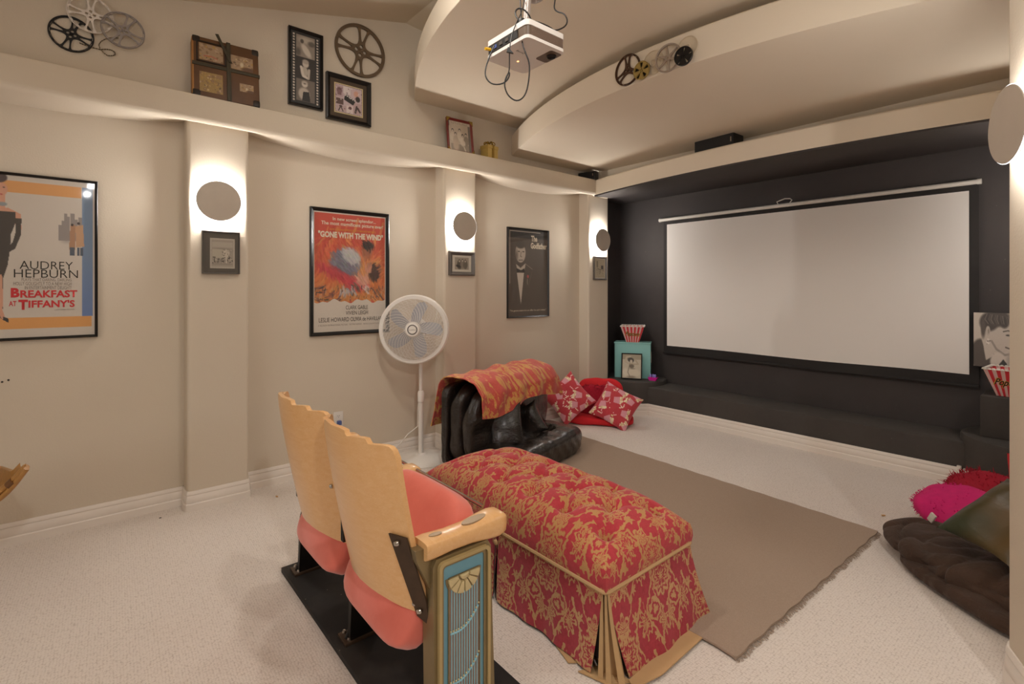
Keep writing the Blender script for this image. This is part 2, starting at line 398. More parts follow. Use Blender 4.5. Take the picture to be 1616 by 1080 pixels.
def text_mesh(body, width, height=None, offset=0.0, shear=0.0, extrude=0.0006, bold=0.0, spacing=1.0):
    cu = bpy.data.curves.new('tmp', 'FONT'); cu.body = body; cu.align_x = 'CENTER'; cu.align_y = 'CENTER'; cu.size = 1.0
    cu.offset = bold; cu.shear = shear; cu.space_character = spacing; cu.resolution_u = 3
    o = bpy.data.objects.new('tmp', cu); COL.objects.link(o); dg = bpy.context.evaluated_depsgraph_get()
    me = bpy.data.meshes.new_from_object(o.evaluated_get(dg)); bpy.data.objects.remove(o); bpy.data.curves.remove(cu)
    n = len(me.vertices); co = np.empty(n*3, np.float32); me.vertices.foreach_get('co', co); co = co.reshape(-1, 3)
    lo, hi = co[:, :2].min(0), co[:, :2].max(0); sx = width/(hi[0]-lo[0]); sy = sx if height is None else height/(hi[1]-lo[1])
    ctr = (lo+hi)/2; out = np.zeros_like(co); out[:, 0] = (co[:, 0]-ctr[0])*sx; out[:, 2] = (co[:, 1]-ctr[1])*sy
    me.vertices.foreach_set('co', out.ravel()); me.update(); return me
def lettering(parent, body, x, z, y, width, height, mat, name='lettering', world_M=None, **kw):
    me = text_mesh(body, width, height, **kw); me.transform(Matrix.Translation((x, y, z)))
    if world_M is not None: me.transform(world_M)
    return put(name, me, mat, parent, 0)
def plate_mesh(splines, thick, bevel=0.0):
    """flat plate with holes from closed outlines in (x,z), thickness along y"""
    cu = bpy.data.curves.new('tmp', 'CURVE'); cu.dimensions = '2D'; cu.fill_mode = 'BOTH'; cu.extrude = thick/2; cu.bevel_depth = bevel
    for pts in splines:
        sp = cu.splines.new('POLY'); sp.points.add(len(pts)-1); sp.use_cyclic_u = True
        for i, (x, z) in enumerate(pts): sp.points[i].co = (x, z, 0, 1)
    o = bpy.data.objects.new('tmp', cu); COL.objects.link(o); dg = bpy.context.evaluated_depsgraph_get()
    me = bpy.data.meshes.new_from_object(o.evaluated_get(dg)); bpy.data.objects.remove(o); bpy.data.curves.remove(cu)
    me.transform(Matrix.Rotation(PI/2, 4, 'X')); return me

# ------------------------------------------------------------------ painted sheets (flat print only)
class Canvas:
    def __init__(s, w, h, bg):
        s.w, s.h = w, h; s.a = np.ones((h, w, 3))*np.array(s.c(bg)); yy, xx = np.mgrid[0:h, 0:w]; s.x = xx/(w-1); s.y = yy/(h-1)
        s.asp = h/w; s.rng = np.random.RandomState(5)
    @staticmethod
    def c(h): return [int(h[i:i+2], 16)/255 for i in (0, 2, 4)] if isinstance(h, str) else list(h)
    def put(s, m, col, al=1.0): m = np.clip(m*al, 0, 1)[..., None]; s.a = s.a*(1-m)+np.array(s.c(col))*m; return s
    def poly(s, pts, col, al=1.0, soft=0.0):
        p = np.array(pts, float); ins = np.zeros(s.x.shape, bool); j = len(p)-1
        for i in range(len(p)):
            xi, yi = p[i]; xj, yj = p[j]
            if yi != yj: ins ^= ((yi > s.y) != (yj > s.y)) & (s.x < (xj-xi)*(s.y-yi)/(yj-yi)+xi)
            j = i
        m = ins.astype(float)
        for _ in range(int(soft)): m = s.blur(m)
        return s.put(m, col, al)
    @staticmethod
    def blur(m):
        q = np.pad(m, 1, mode='edge'); return (q[:-2, 1:-1]+q[2:, 1:-1]+q[1:-1, :-2]+q[1:-1, 2:]+2*q[1:-1, 1:-1])/6
    def ell(s, cx, cy, rx, ry, col, al=1.0, soft=0.15, rot=0.0):
        dx, dy = s.x-cx, (s.y-cy)*s.asp; c, n = math.cos(rot), math.sin(rot)
        r = np.sqrt(((dx*c+dy*n)/rx)**2+((-dx*n+dy*c)/ry)**2); return s.put(np.clip((1-r)/max(soft, 1e-3)+0.5*0, 0, 1), col, al)
    def rect(s, x0, y0, x1, y1, col, al=1.0):
        return s.put(((s.x >= x0) & (s.x <= x1) & (s.y >= y0) & (s.y <= y1)).astype(float), col, al)
    def line(s, pts, wd, col, al=1.0):
        m = np.zeros(s.x.shape)
        for (x0, y0), (x1, y1) in zip(pts, pts[1:]):
            dx, dy = x1-x0, (y1-y0)*s.asp; L = dx*dx+dy*dy+1e-9; tt = np.clip(((s.x-x0)*dx+(s.y-y0)*s.asp*dy)/L, 0, 1)
            d = np.hypot(s.x-x0-tt*dx, (s.y-y0)*s.asp-tt*dy); m = np.maximum(m, np.clip((wd-d)/(0.4*wd)+0.2, 0, 1))
        return s.put(m, col, al)
    def speck(s, x0, y0, x1, y1, n, r, cols, al=0.9):
        for _ in range(n):
            rr = r*s.rng.uniform(0.4, 1.3); s.ell(s.rng.uniform(x0, x1), s.rng.uniform(y0, y1), rr*s.rng.uniform(.5, 1.6), rr, cols[s.rng.randint(len(cols))], al, 0.4, s.rng.uniform(0, 3))
        return s
    def strokes(s, n, y0, y1, ln, wd, jit=0.06):
        src = s.a.copy()
        for _ in range(n):
            x, y = s.rng.uniform(0, 1), s.rng.uniform(y0, y1); i, j = int(y*(s.h-1)), int(x*(s.w-1)); col = np.clip(src[i, j]+s.rng.uniform(-jit, jit)+s.rng.uniform(-jit/2, jit/2, 3), 0, 1)
            a = -0.7+1.6*math.sin(3.1*x+4.3*y+2*math.sin(5*y)); L = ln*s.rng.uniform(0.5, 1.5); r = int(L*s.w)+3
            i0, i1, j0, j1 = max(0, i-r), min(s.h, i+r), max(0, j-r), min(s.w, j+r)
            dx, dy = s.x[i0:i1, j0:j1]-x, (s.y[i0:i1, j0:j1]-y)*s.asp; u = dx*math.cos(a)+dy*math.sin(a); v = -dx*math.sin(a)+dy*math.cos(a)+u*u*2
            m = (np.clip((L-np.abs(u))/L*3, 0, 1)*np.clip((wd-np.abs(v))/wd*2, 0, 1)*0.8)[..., None]; s.a[i0:i1, j0:j1] = s.a[i0:i1, j0:j1]*(1-m)+col*m
        return s
    def grad(s, x0, y0, x1, y1, ca, cb):
        f = np.clip((s.y-y0)/(y1-y0), 0, 1)[..., None]; m = ((s.x >= x0) & (s.x <= x1) & (s.y >= y0) & (s.y <= y1))[..., None]
        col = np.array(s.c(ca))*(1-f)+np.array(s.c(cb))*f; s.a = np.where(m, col, s.a); return s
    def linear(s):
        a = np.clip(s.a, 0, 1); return np.where(a <= 0.04045, a/12.92, ((a+0.055)/1.055)**2.4)
    def sheet(s, W, H, name, parent, mat='print', fn=None, y=0.0, x0=0.0, z0=0.0):
        """grid mesh of the canvas, centred on (x0,z0) in the local xz plane"""
        h, w = s.h, s.w; co = np.zeros((h, w, 3), np.float32); co[..., 0] = (s.x-0.5)*W+x0; co[..., 2] = (0.5-s.y)*H+z0; co[..., 1] = y
        if fn is not None: co = fn(s.x, s.y).astype(np.float32)
        i = np.arange(h*w).reshape(h, w); q = np.stack([i[:-1, :-1], i[1:, :-1], i[1:, 1:], i[:-1, 1:]], -1).reshape(-1)
        me = bpy.data.meshes.new(name); nf = len(q)//4
        me.vertices.add(h*w); me.vertices.foreach_set('co', co.ravel()); me.loops.add(len(q)); me.loops.foreach_set('vertex_index', q.astype(np.int32))
        me.polygons.add(nf); me.polygons.foreach_set('loop_start', np.arange(0, nf*4, 4, dtype=np.int32)); me.update(calc_edges=True); me.validate()
        at = me.color_attributes.new('Col', 'FLOAT_COLOR', 'POINT'); rgba = np.ones((h*w, 4), np.float32); rgba[:, :3] = s.linear().reshape(-1, 3); at.data.foreach_set('color', rgba.ravel())
        return put(name, me, mat, parent, 0.9 if fn is not None else 0)
# ================================================================== THE ROOM
XW, XP, XF = -3.735, -3.60, -3.53        # left wall, pillar faces, ledge face
def ceil_z(y): return 2.80 if y < -1 else (3.05+0.25*y if y < 2 else 3.55-0.09*(y-2))
floor = struct(B().bx((-3.9, -3.2, -0.1), (2.6, 5.2, 0)).build('floor', 'carpet', smooth=0))
# left wall, its pillars and the ledge that runs along it
wl = struct(B().bx((XW-0.15, -3.2, 0), (XW, 4.46, 3.75)).build('wall_left', 'wall_paint', smooth=0))
def round_rect(x0, x1, y0, y1, r, n=5, corners=(1, 1, 1, 1)):
    pts = []
    for (cx, cy, a0), on in zip(((x1-r, y1-r, 0), (x0+r, y1-r, 90), (x0+r, y0+r, 180), (x1-r, y0+r, 270)), corners):
        if on: pts += [(cx+r*math.cos(math.radians(a0+90*k/n)), cy+r*math.sin(math.radians(a0+90*k/n))) for k in range(n+1)]
        else: pts.append((x1 if a0 in (0, 270) else x0, y1 if a0 in (0, 90) else y0))
    return pts
PIL = ((0.455, 0.795), (2.285, 2.62), (4.11, 4.445))
for y0, y1 in PIL:
    B().prism(round_rect(XW-0.02, XP, y0, y1, 0.022, corners=(1, 0, 0, 1)), 0.0, 2.40).build('pillar', 'wall_paint', wl, 0.9)
# ledge: flat face, rounded lower lip that swells outwards between pillars (scalloped underside)
def ledge_pt(u, v):
    y = -3.2+u*(4.195+3.2)
    bays = [(-1.0, PIL[0][0]), (PIL[0][1], PIL[1][0]), (PIL[1][1], PIL[2][0])]
    sw = 0.0
    for a, b in bays:
        if a < y < b: t = (y-a)/(b-a); sw = math.sin(PI*t)**0.7
    prof = [(XW, 2.405-0.075*sw), (XP-0.03, 2.392-0.05*sw), (XF-0.035, 2.366-0.012*sw), (XF-0.012, 2.363), (XF-0.003, 2.372), (XF, 2.392), (XF, 2.515), (XF-0.006, 2.525), (XF-0.02, 2.528), (XW, 2.528)]
    f = v*(len(prof)-1); i = min(int(f), len(prof)-2); f -= i
    return (prof[i][0]*(1-f)+prof[i+1][0]*f, y, prof[i][1]*(1-f)+prof[i+1][1]*f)
B().grid(ledge_pt, 150, 9).build('ledge', 'wall_paint', wl, 0.7)
# baseboards with a moulded profile (depth, height)
BP = [(0.0, 0.118), (0.006, 0.118), (0.010, 0.108), (0.011, 0.098), (0.008, 0.092), (0.012, 0.080), (0.015, 0.052), (0.013, 0.047), (0.017, 0.040), (0.017, 0.0)]
def baseboard(path, name, parent=None, closed=False, h=1.0, depth=1.0):
    """path: list of (x,y), the moulding grows to the right of the walking direction"""
    P = [Vector((x, y)) for x, y in path]; vs = []; fs = []; m = len(BP)
    for i, p in enumerate(P):
        d1 = (P[i]-P[i-1]).normalized() if i > 0 else (P[1]-P[0]).normalized(); d2 = (P[i+1]-P[i]).normalized() if i < len(P)-1 else d1
        n1 = Vector((d1.y, -d1.x)); n2 = Vector((d2.y, -d2.x)); nn = (n1+n2); nn = nn/max(nn.length_squared/2, 0.3)
        for dd, z in BP: vs.append((p.x+nn.x*dd*depth, p.y+nn.y*dd*depth, z*h))
    for i in range(len(P)-1):
        for k in range(m-1): fs.append((i*m+k, (i+1)*m+k, (i+1)*m+k+1, i*m+k+1))
    b = B(); b._add(vs, fs); return b.build(name, 'trim_white', parent, 0.5)
bl = struct(baseboard([(XW, -3.2), (XW, PIL[0][0])], 'baseboard_left'))
for i, (y0, y1) in enumerate(PIL):
    baseboard([(XW, y0), (XP-0.02, y0), (XP-0.006, y0+0.006), (XP, y0+0.02), (XP, y1-0.02), (XP-0.006, y1-0.006), (XP-0.02, y1), (XW, y1)], 'baseboard_return', bl)
    y2 = PIL[i+1][0] if i < 2 else 4.60
    if i < 2: baseboard([(XW, y1), (XW, y2)], 'baseboard_run', bl)
# ceiling: vaulted with its ridge across the room, tiers of bowed clouds under it
def vault(u, v):
    y = -3.2+8.5*u; return (-3.9+6.5*v, y, ceil_z(y))
cl = struct(B().grid(vault, 85, 1).build('ceiling', 'ceiling_paint', smooth=0.3))
def bow(x, y_end, sag, xc=-1.85, hw=1.88): return y_end-sag*(1-((x-xc)/hw)**2)
def tier(name, y_end, sag, y_back, z0, z1, parent, mat='ceiling_paint', n=48, x0=XW, x1=0.03, r=0.012):
    vs = []; fs = []
    prof = [(y_back, z0), (None, z0, r, 0), (None, z0, 0.003, 0.003), (None, z0, 0, r), (None, z1, 0, -r), (None, z1, r, 0), (y_back, z1)]
    xs = [x0+(x1-x0)*i/n for i in range(n+1)]; m = len(prof)
    for x in xs:
        yf = bow(x, y_end, sag)
        for q in prof:
            vs.append((x, q[0], q[1]) if q[0] is not None else (x, yf+q[2], q[1]+q[3]))
    for i in range(n):
        for k in range(m): fs.append((i*m+k, i*m+(k+1) % m, (i+1)*m+(k+1) % m, (i+1)*m+k))
    fs += [tuple(range(m)), tuple(n*m+k for k in range(m))[::-1]]
    b = B(); b._add(vs, fs); return b.build(name, mat, parent, 0.5)
tier('ceiling_tier', 2.08, 0.56, 4.32, 2.93, 3.11, cl)
tier('ceiling_tier', 3.14, 0.50, 4.32, 2.65, 2.85, cl)
# screen wall: black niche, bowed beam in front of it, beige wall above
wf = struct(B().bx((-3.95, 5.0, 0), (0.35, 5.15, 2.45)).build('wall_front', 'black_paint', smooth=0))
B().bx((-3.95, 4.448, 0), (-3.86, 5.0, 2.42)).bx((-3.88, 4.448, 0), (XP-0.02, 4.47, 2.42)).build('niche_side', 'black_paint', wf, 0)
B().bx((0.06, 4.2, 0), (0.12, 5.0, 2.42)).build('niche_side', 'black_paint', wf, 0)
B().bx((-3.95, 4.32, 2.40), (0.35, 5.02, 2.46)).build('niche_soffit', 'black_paint', wf, 0)
tier('beam', 4.195, 0.24, 4.40, 2.363, 2.525, wf, 'ceiling_paint', x0=XF-0.06)
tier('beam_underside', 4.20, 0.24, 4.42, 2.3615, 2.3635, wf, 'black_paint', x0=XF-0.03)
B().bx((XW, 4.32, 2.44), (0.35, 4.42, 3.6)).build('upper_wall', 'ceiling_paint', wf, 0)
# right wall with its end pillar, hall beyond, back wall
PR = [(-0.2165, 2.41), (-0.2135, 2.398), (-0.105, 2.165), (0.02, 2.10), (0.36, 2.10), (0.36, 5.05), (0.03, 5.05), (0.03, 4.445), (-0.10, 4.445), (-0.10, 4.11), (0.03, 4.11), (0.03, 2.75), (-0.10, 2.68), (-0.2165, 2.44)]
wr = struct(B().prism(PR, 0, 3.6).build('wall_right', 'wall_paint', smooth=0.6))
br = struct(baseboard([(0.03, 4.10), (0.03, 2.75), (-0.10, 2.68), (-0.2165, 2.44), (-0.2165, 2.41), (-0.2135, 2.398), (-0.105, 2.165), (0.02, 2.10), (0.36, 2.10)], 'baseboard_right', h=1.1))
struct(B().bx((-3.9, -3.3, 0), (-1.9, -3.2, 2.85)).bx((0.7, -3.3, 0), (2.6, -3.2, 2.85)).bx((-1.9, -3.3, 0), (0.7, -3.2, 0.65)).bx((-1.9, -3.3, 2.45), (0.7, -3.2, 2.85)).build('wall_back', 'wall_paint', smooth=0))
wn = struct(B().bx((-1.9, -3.26, 0.65), (-1.85, -3.19, 2.45)).bx((0.65, -3.26, 0.65), (0.7, -3.19, 2.45)).bx((-1.85, -3.26, 0.65), (0.65, -3.19, 0.70)).bx((-1.85, -3.26, 2.40), (0.65, -3.19, 2.45)).bx((-0.62, -3.25, 0.7), (-0.58, -3.2, 2.4)).build('window_1', 'trim_white', smooth=0))
struct(B().bx((0.36, 2.10, 0), (2.6, 2.2, 3.6)).build('wall_hall', 'wall_paint', smooth=0))
struct(B().bx((2.5, -3.2, 0), (2.6, 2.2, 3.6)).build('wall_side', 'wall_paint', smooth=0))
# ------------------------------------------------------------------ stage under the screen
def outline_top(poly, z0, z1, name, parent, r=0.02, mat='black_carpet'):
    n = len(poly); P = [Vector(p) for p in poly]; rings = []
    for off, z in ((0, z0), (0, z1-r), (r*0.3, z1-r*0.3), (r, z1)):
        ring = []
        for i in range(n):
            d1 = (P[i]-P[i-1]).normalized(); d2 = (P[(i+1) % n]-P[i]).normalized()
            nn = Vector((-d1.y, d1.x))+Vector((-d2.y, d2.x)); nn = nn/max(nn.length_squared/2, 0.4)
            ring.append((P[i].x+nn.x*off, P[i].y+nn.y*off, z))
        rings.append(ring)
    vs = [q for rg in rings for q in rg]; fs = []
    for k in range(3):
        for i in range(n): fs.append((k*n+i, k*n+(i+1) % n, (k+1)*n+(i+1) % n, (k+1)*n+i))
    fs.append(tuple(3*n+i for i in range(n))); b = B(); b._add(vs, fs); return b.build(name, mat, parent, 0.7)
stg = struct(outline_top([(-3.30, 4.60), (-0.60, 4.60), (-0.60, 5.0), (-3.30, 5.0)], 0, 0.30, 'trim_1', None))
arcL = [(-3.5+0.36*math.cos(a), 4.78+0.36*math.sin(a)) for a in [math.radians(200+k*(360-200+38)/28) for k in range(29)]]
outline_top(arcL+[(-3.86, 5.0), (-3.86, 4.66)], 0, 0.352, 'stage_drum', stg)
arcR = [(-0.32+0.36*math.cos(a), 4.78+0.36*math.sin(a)) for a in [math.radians(142+k*(340-142)/28) for k in range(29)]]
outline_top(arcR+[(0.05, 4.66), (0.05, 5.0)], 0, 0.352, 'stage_drum', stg)
bf = struct(baseboard([(-0.66, 4.60), (-3.215, 4.60)][::-1], 'baseboard_front', h=1.02))
baseboard([(-3.5+0.36*math.cos(math.radians(a)), 4.78+0.36*math.sin(math.radians(a))) for a in range(215, 332, 6)], 'baseboard_curve', bf, h=1.02)
baseboard([(-0.32+0.36*math.cos(math.radians(a)), 4.78+0.36*math.sin(math.radians(a))) for a in range(208, 320, 6)], 'baseboard_curve', bf, h=1.02)
for x in (-3.225, -0.66): B().bx((x-0.012, 4.575, 0), (x+0.012, 4.60, 0.135), 0.004).build('corner_block', 'trim_white', bf)

# ================================================================== SCREEN
ps = thing('projection_screen', 'large white pull-down projection screen with black border on the black wall', 'screen', (-1.93, 4.96, 1.4))
B().tube([(-3.262, 4.945, 2.132), (-0.597, 4.945, 2.135)], 0.018, 12).build('roller', 'white_plastic', ps, world=True)
for x, z in ((-3.262, 2.132), (-0.60, 2.135)): B().tube([(x-0.012, 4.945, z), (x+0.012, 4.945, z)], 0.021, 12).build('end_cap', 'white_plastic', ps, world=True)
def scr(u, v):
    x = -3.232+u*2.627; z = 2.12-v*1.485
    z += 0.006*math.sin(u*9)*v**6
    return (x, 4.965+0.006*math.sin(u*7)*v**3+0.012*v**8*math.sin(3+u*12), z)
B().grid(scr, 60, 30).build('border_cloth', 'screen_border', ps, world=True)
def scw(u, v):
    x, y, z = scr(0.0165+u*0.963, 0.028+v*0.916); return (x, y-0.0025, z)
B().grid(scw, 60, 30).build('picture_area', 'screen_white', ps, world=True)
B().bx((-3.235, 4.955, 0.630), (-0.603, 4.972, 0.650), 0.004).build('bottom_bar', 'screen_border', ps, world=True)
B().tube([(-1.99, 4.94, 2.145), (-2.0, 4.935, 2.172), (-1.965, 4.935, 2.182), (-1.93, 4.935, 2.192), (-1.885, 4.935, 2.187), (-1.868, 4.935, 2.172), (-1.89, 4.94, 2.147)], 0.005, 6).build('hanging_ring', 'cable_white', ps, world=True)

# ================================================================== SCONCES
def sconce(M, label):
    t = thing('wall_sconce', label, 'lamp', M=M, group='round disc wall sconces')
    # local -y points into the room
    R = Matrix.Rotation(PI/2, 4, 'X')
    B().lathe([(0, 0.0), (0.07, 0.0), (0.07, 0.02), (0, 0.02)], 32, R).build('wall_plate', 'white_plastic', t)
    B().lathe([(0.0, 0.012), (0.102, 0.012), (0.106, 0.026), (0.102, 0.038), (0.0, 0.038)], 40, R).build('light_ring', 'led_glow', t)
    B().lathe([(0.0, 0.038), (0.098, 0.038), (0.098, 0.066), (0.0, 0.066)], 40, R).build('disc_spacer', 'white_plastic', t)
    B().lathe([(0, 0.066), (0.115, 0.066), (0.121, 0.069), (0.122, 0.074), (0.120, 0.078), (0, 0.080)], 48, R).build('disc', 'sconce_metal', t)
    B().lathe([(0.1205, 0.0705), (0.1235, 0.0725), (0.1235, 0.0745), (0.1205, 0.0755)], 48, R).build('glowing_edge', 'rim_glow', t)
    return t
SL = lambda y, z: frame_from((1, 0, 0), o=(XP, y, z))
sconce(SL(0.612, 1.895), 'glowing grey disc sconce on the near pillar left of the red film poster')
sconce(SL(2.446, 1.889), 'glowing grey disc sconce on the pillar just above the white fan')
sconce(SL(4.262, 1.885), 'glowing grey disc sconce on the far pillar beside the black screen wall')
nR = Vector((-0.899, -0.438, 0)).normalized()
sconce(frame_from(nR, o=Vector((-0.2085, 2.2197, 1.8715))-nR*0.078), 'large glowing disc sconce on the right pillar at the photo edge')
sconce(frame_from((-1, 0, 0), o=(-0.10, 4.27, 1.89)), 'unseen disc sconce added for light on the right wall, out of sight behind the right pillar')  # added lamp, brightens the screen end from out of view
# ================================================================== PICTURES
def picture(name, label, cat, M, W, H, fw, mat, group=None, depth=0.022, glazed=True, mat_w=0.0, mat_col=None):
    """framed picture, M puts the centre of its back on the wall; returns (thing, print plane y, opening)"""
    t = thing(name, label, cat, M=M, group=group)
    w2, h2 = W/2, H/2
    b = B()
    prof = [(0, 0), (0, -depth), (fw*0.25, -depth-0.003), (fw*0.8, -depth*0.75), (fw, -depth*0.55), (fw, 0)]
    vs = []; fs = []; n = len(prof)
    for sx, sz in ((-1, -1), (1, -1), (1, 1), (-1, 1)):
        for d, y in prof: vs.append((sx*(w2-d), y, sz*(h2-d)))
    for i in range(4):
        j = (i+1) % 4
        for k in range(n-1): fs.append((i*n+k, j*n+k, j*n+k+1, i*n+k+1))
    b._add(vs, fs); b.build('frame', mat, t, 0.4)
    B().bx((-w2+0.002, -0.004, -h2+0.002), (w2-0.002, 0.0, h2-0.002)).build('backing', 'ink_dark', t, 0)
    yp = -depth*0.40
    if mat_col: B().bx((-w2+fw*0.9, yp-0.0006, -h2+fw*0.9), (w2-fw*0.9, yp, h2-fw*0.9)).build('mount_board', mat_col, t, 0); yp -= 0.0012
    if glazed: B().bx((-w2+fw*0.85, -depth*0.56-0.0012, -h2+fw*0.85), (w2-fw*0.85, -depth*0.56, h2-fw*0.85)).build('glass_pane', 'picture_glass', t, 0)
    return t, yp
def onwall(y0, y1, z0, z1, X=XW): return frame_from((1, 0, 0), o=(X, (y0+y1)/2, (z0+z1)/2)), y1-y0, z1-z0

# --- red film poster: plain flame-and-figure stand-in, its own wording
M, W, H = onwall(1.222, 1.842, 1.008, 1.953)
t, yp = picture('framed_poster', 'framed red film poster with flame sky and white lower band behind the fan', 'poster', M, W, H, 0.027, 'black_frame', 'framed film posters on the left wall')
pw, ph = W-0.052, H-0.052
c = Canvas(200, 320, 'c84a38'); c.a += (c.rng.rand(320, 200, 1)-0.5)*0.05
c.grad(0, 0.2, 1, 0.5, 'c84a38', 'd0683c'); c.grad(0, 0.5, 1, 0.75, 'd0683c', 'cf8848')
for k in range(46):
    x0 = c.rng.uniform(0, 1); y0 = c.rng.uniform(0.22, 0.66); L = c.rng.uniform(0.08, 0.24)
    c.line([(x0, y0), (x0+L*0.5, y0-L*0.35), (x0+L*0.7, y0-L*0.8)], c.rng.uniform(0.006, 0.02), ['d9743f', 'e0a052', 'b83a30', 'd88f4e'][k % 4], 0.6)
c.ell(0.72, 0.46, 0.30, 0.26, 'dda661', 0.75, 0.8)
c.ell(0.42, 0.42, 0.24, 0.23, '76788a', 0.95, 0.25, 0.5); c.ell(0.50, 0.36, 0.17, 0.12, 'bdb9bb', 0.95, 0.3, 0.6)
c.ell(0.72, 0.315, 0.085, 0.12, 'a8664c', 1, 0.2, 0.2); c.ell(0.74, 0.265, 0.10, 0.075, '33231f', 1, 0.25, 0.2)
c.ell(0.30, 0.52, 0.36, 0.09, 'bf3844', 0.95, 0.3, 0.45); c.ell(0.58, 0.60, 0.20, 0.12, 'c63f48', 0.95, 0.25); c.ell(0.66, 0.56, 0.12, 0.10, 'd79a86', 1, 0.3)
c.ell(0.82, 0.49, 0.11, 0.15, '4a2c26', 1, 0.25, -0.3); c.ell(0.74, 0.47, 0.06, 0.07, 'c98a72', 1, 0.25, -0.5); c.ell(0.72, 0.64, 0.05, 0.06, 'd8ccc8', 0.9, 0.4)
c.speck(0.0, 0.62, 0.36, 0.74, 90, 0.014, ['53404c', '8a4a3c', '3a3038', 'b86a48']); c.speck(0.80, 0.60, 1.0, 0.74, 60, 0.014, ['53404c', '8a4a3c', 'c8783c'])
c.rect(0.34, 0.635, 0.56, 0.70, 'b9b4b4', 0.9)
for k in range(5): c.rect(0.36+k*0.042, 0.645, 0.372+k*0.042, 0.70, '7d7880', 0.9)
c.speck(0.3, 0.61, 0.6, 0.645, 30, 0.016, ['5a5a44', '6d5a44'])
c.strokes(1500, 0.2, 0.76, 0.05, 0.012)
for k in range(60): x_, y_ = c.rng.uniform(0.02, 0.98), c.rng.uniform(0.64, 0.74); c.line([(x_, y_), (x_+0.004, y_-c.rng.uniform(0.01, 0.03))], 0.006, ['4a3c46', '6a4438', 'c8a080'][k % 3], 0.8)
c.put(((c.y > 0.745+0.012*np.sin(c.x*17)+0.008*np.sin(c.x*41))).astype(float), 'd8cdc2')
c.rect(0, 0, 1, 0.012, 'd8cdc2'); c.rect(0, 0, 0.014, 1, 'd8cdc2'); c.rect(0.986, 0, 1, 1, 'd8cdc2')
c.sheet(pw, ph, 'print', t, y=yp)
yt = yp-0.0012
def tx(body, u, v, w_, h_, mat, **kw): lettering(t, body, (u-0.5)*pw, (0.5-v)*ph, yt, w_*pw, h_*ph, mat, **kw)
tx('In new screen splendor...', 0.55, 0.057, 0.60, 0.036, 'ink_cream', bold=0.02)
tx('The most magnificent picture ever!', 0.53, 0.097, 0.86, 0.040, 'ink_cream', bold=0.02)
tx("DAVID O. SELZNICK'S PRODUCTION OF MARGARET MITCHELL'S", 0.53, 0.143, 0.64, 0.016, 'ink_gold', bold=0.01)
tx('"GONE WITH THE WIND"', 0.51, 0.187, 0.90, 0.052, 'ink_cream', bold=0.045)
tx('CLARK GABLE', 0.58, 0.800, 0.31, 0.034, 'ink_dark'); tx('VIVIEN LEIGH', 0.58, 0.846, 0.31, 0.034, 'ink_dark')
tx('LESLIE HOWARD', 0.27, 0.900, 0.40, 0.036, 'ink_dark'); tx('OLIVIA de HAVILLAND', 0.74, 0.900, 0.50, 0.036, 'ink_dark')
tx('A SELZNICK INTERNATIONAL PICTURE    VICTOR FLEMING    METRO-GOLDWYN-MAYER', 0.5, 0.945, 0.88, 0.012, 'ink_grey')
# --- dark film poster: plain dinner-jacket stand-in, its own wording
M, W, H = onwall(3.078, 3.632, 1.072, 1.955)
t, yp = picture('framed_poster', 'framed dark brown film poster with a white shirt front, between two sconces', 'poster', M, W, H, 0.014, 'black_frame', 'framed film posters on the left wall', glazed=True)
pw, ph = W-0.026, H-0.026
c = Canvas(150, 240, '54473d'); c.a += (c.rng.rand(240, 150, 1)-0.5)*0.03; c.rect(0, 0, 1, 0.10, '241b16', 0.85)
c.ell(0.30, 0.27, 0.135, 0.19, 'b9aa9c', 1, 0.12); c.ell(0.30, 0.175, 0.14, 0.085, '4a3f36', 1, 0.3)
c.ell(0.26, 0.255, 0.035, 0.014, '3c322b', 1, 0.5); c.ell(0.37, 0.255, 0.035, 0.014, '3c322b', 1, 0.5); c.line([(0.315, 0.26), (0.30, 0.31), (0.33, 0.315)], 0.008, '6d5f54'); c.line([(0.26, 0.355), (0.35, 0.352)], 0.009, '4a3e36')
c.ell(0.20, 0.30, 0.06, 0.16, '54473d', 0.7, 0.8)
c.poly([(0.19, 0.40), (0.30, 0.445), (0.43, 0.385), (0.40, 0.47), (0.22, 0.47)], 'b9aa9c')
c.poly([(0.20, 0.445), (0.31, 0.47), (0.40, 0.445), (0.40, 0.495), (0.31, 0.482), (0.21, 0.50)], '231b16')
c.poly([(0.21, 0.50), (0.385, 0.50), (0.31, 0.86)], 'c6b9ac'); c.ell(0.485, 0.54, 0.03, 0.035, 'bc4a44', 1, 0.3); c.line([(0.47, 0.57), (0.47, 0.63)], 0.008, '9c8e82')
c.line([(0.44, 0.40), (0.60, 0.455)], 0.007, '9c8e82', 0.8)
for k in range(9): c.ell(0.5+0.012*k, 0.64-0.02*k, 0.006, 0.012, '8f8176', 0.7)
c.line([(0.04, 0.02), (0.04, 0.62)], 0.008, 'b0a294'); c.line([(0.04, 0.022), (0.80, 0.022)], 0.008, 'b0a294')
c.sheet(pw, ph, 'print', t, y=yp); yt = yp-0.0012
tx('The', 0.645, 0.095, 0.16, 0.070, 'ink_cream', bold=0.04); tx('Godfather', 0.765, 0.178, 0.42, 0.072, 'ink_cream', bold=0.045)
tx('"I\'m gonna make him an offer he can\'t refuse."', 0.5, 0.935, 0.92, 0.026, 'ink_cream', bold=0.01)
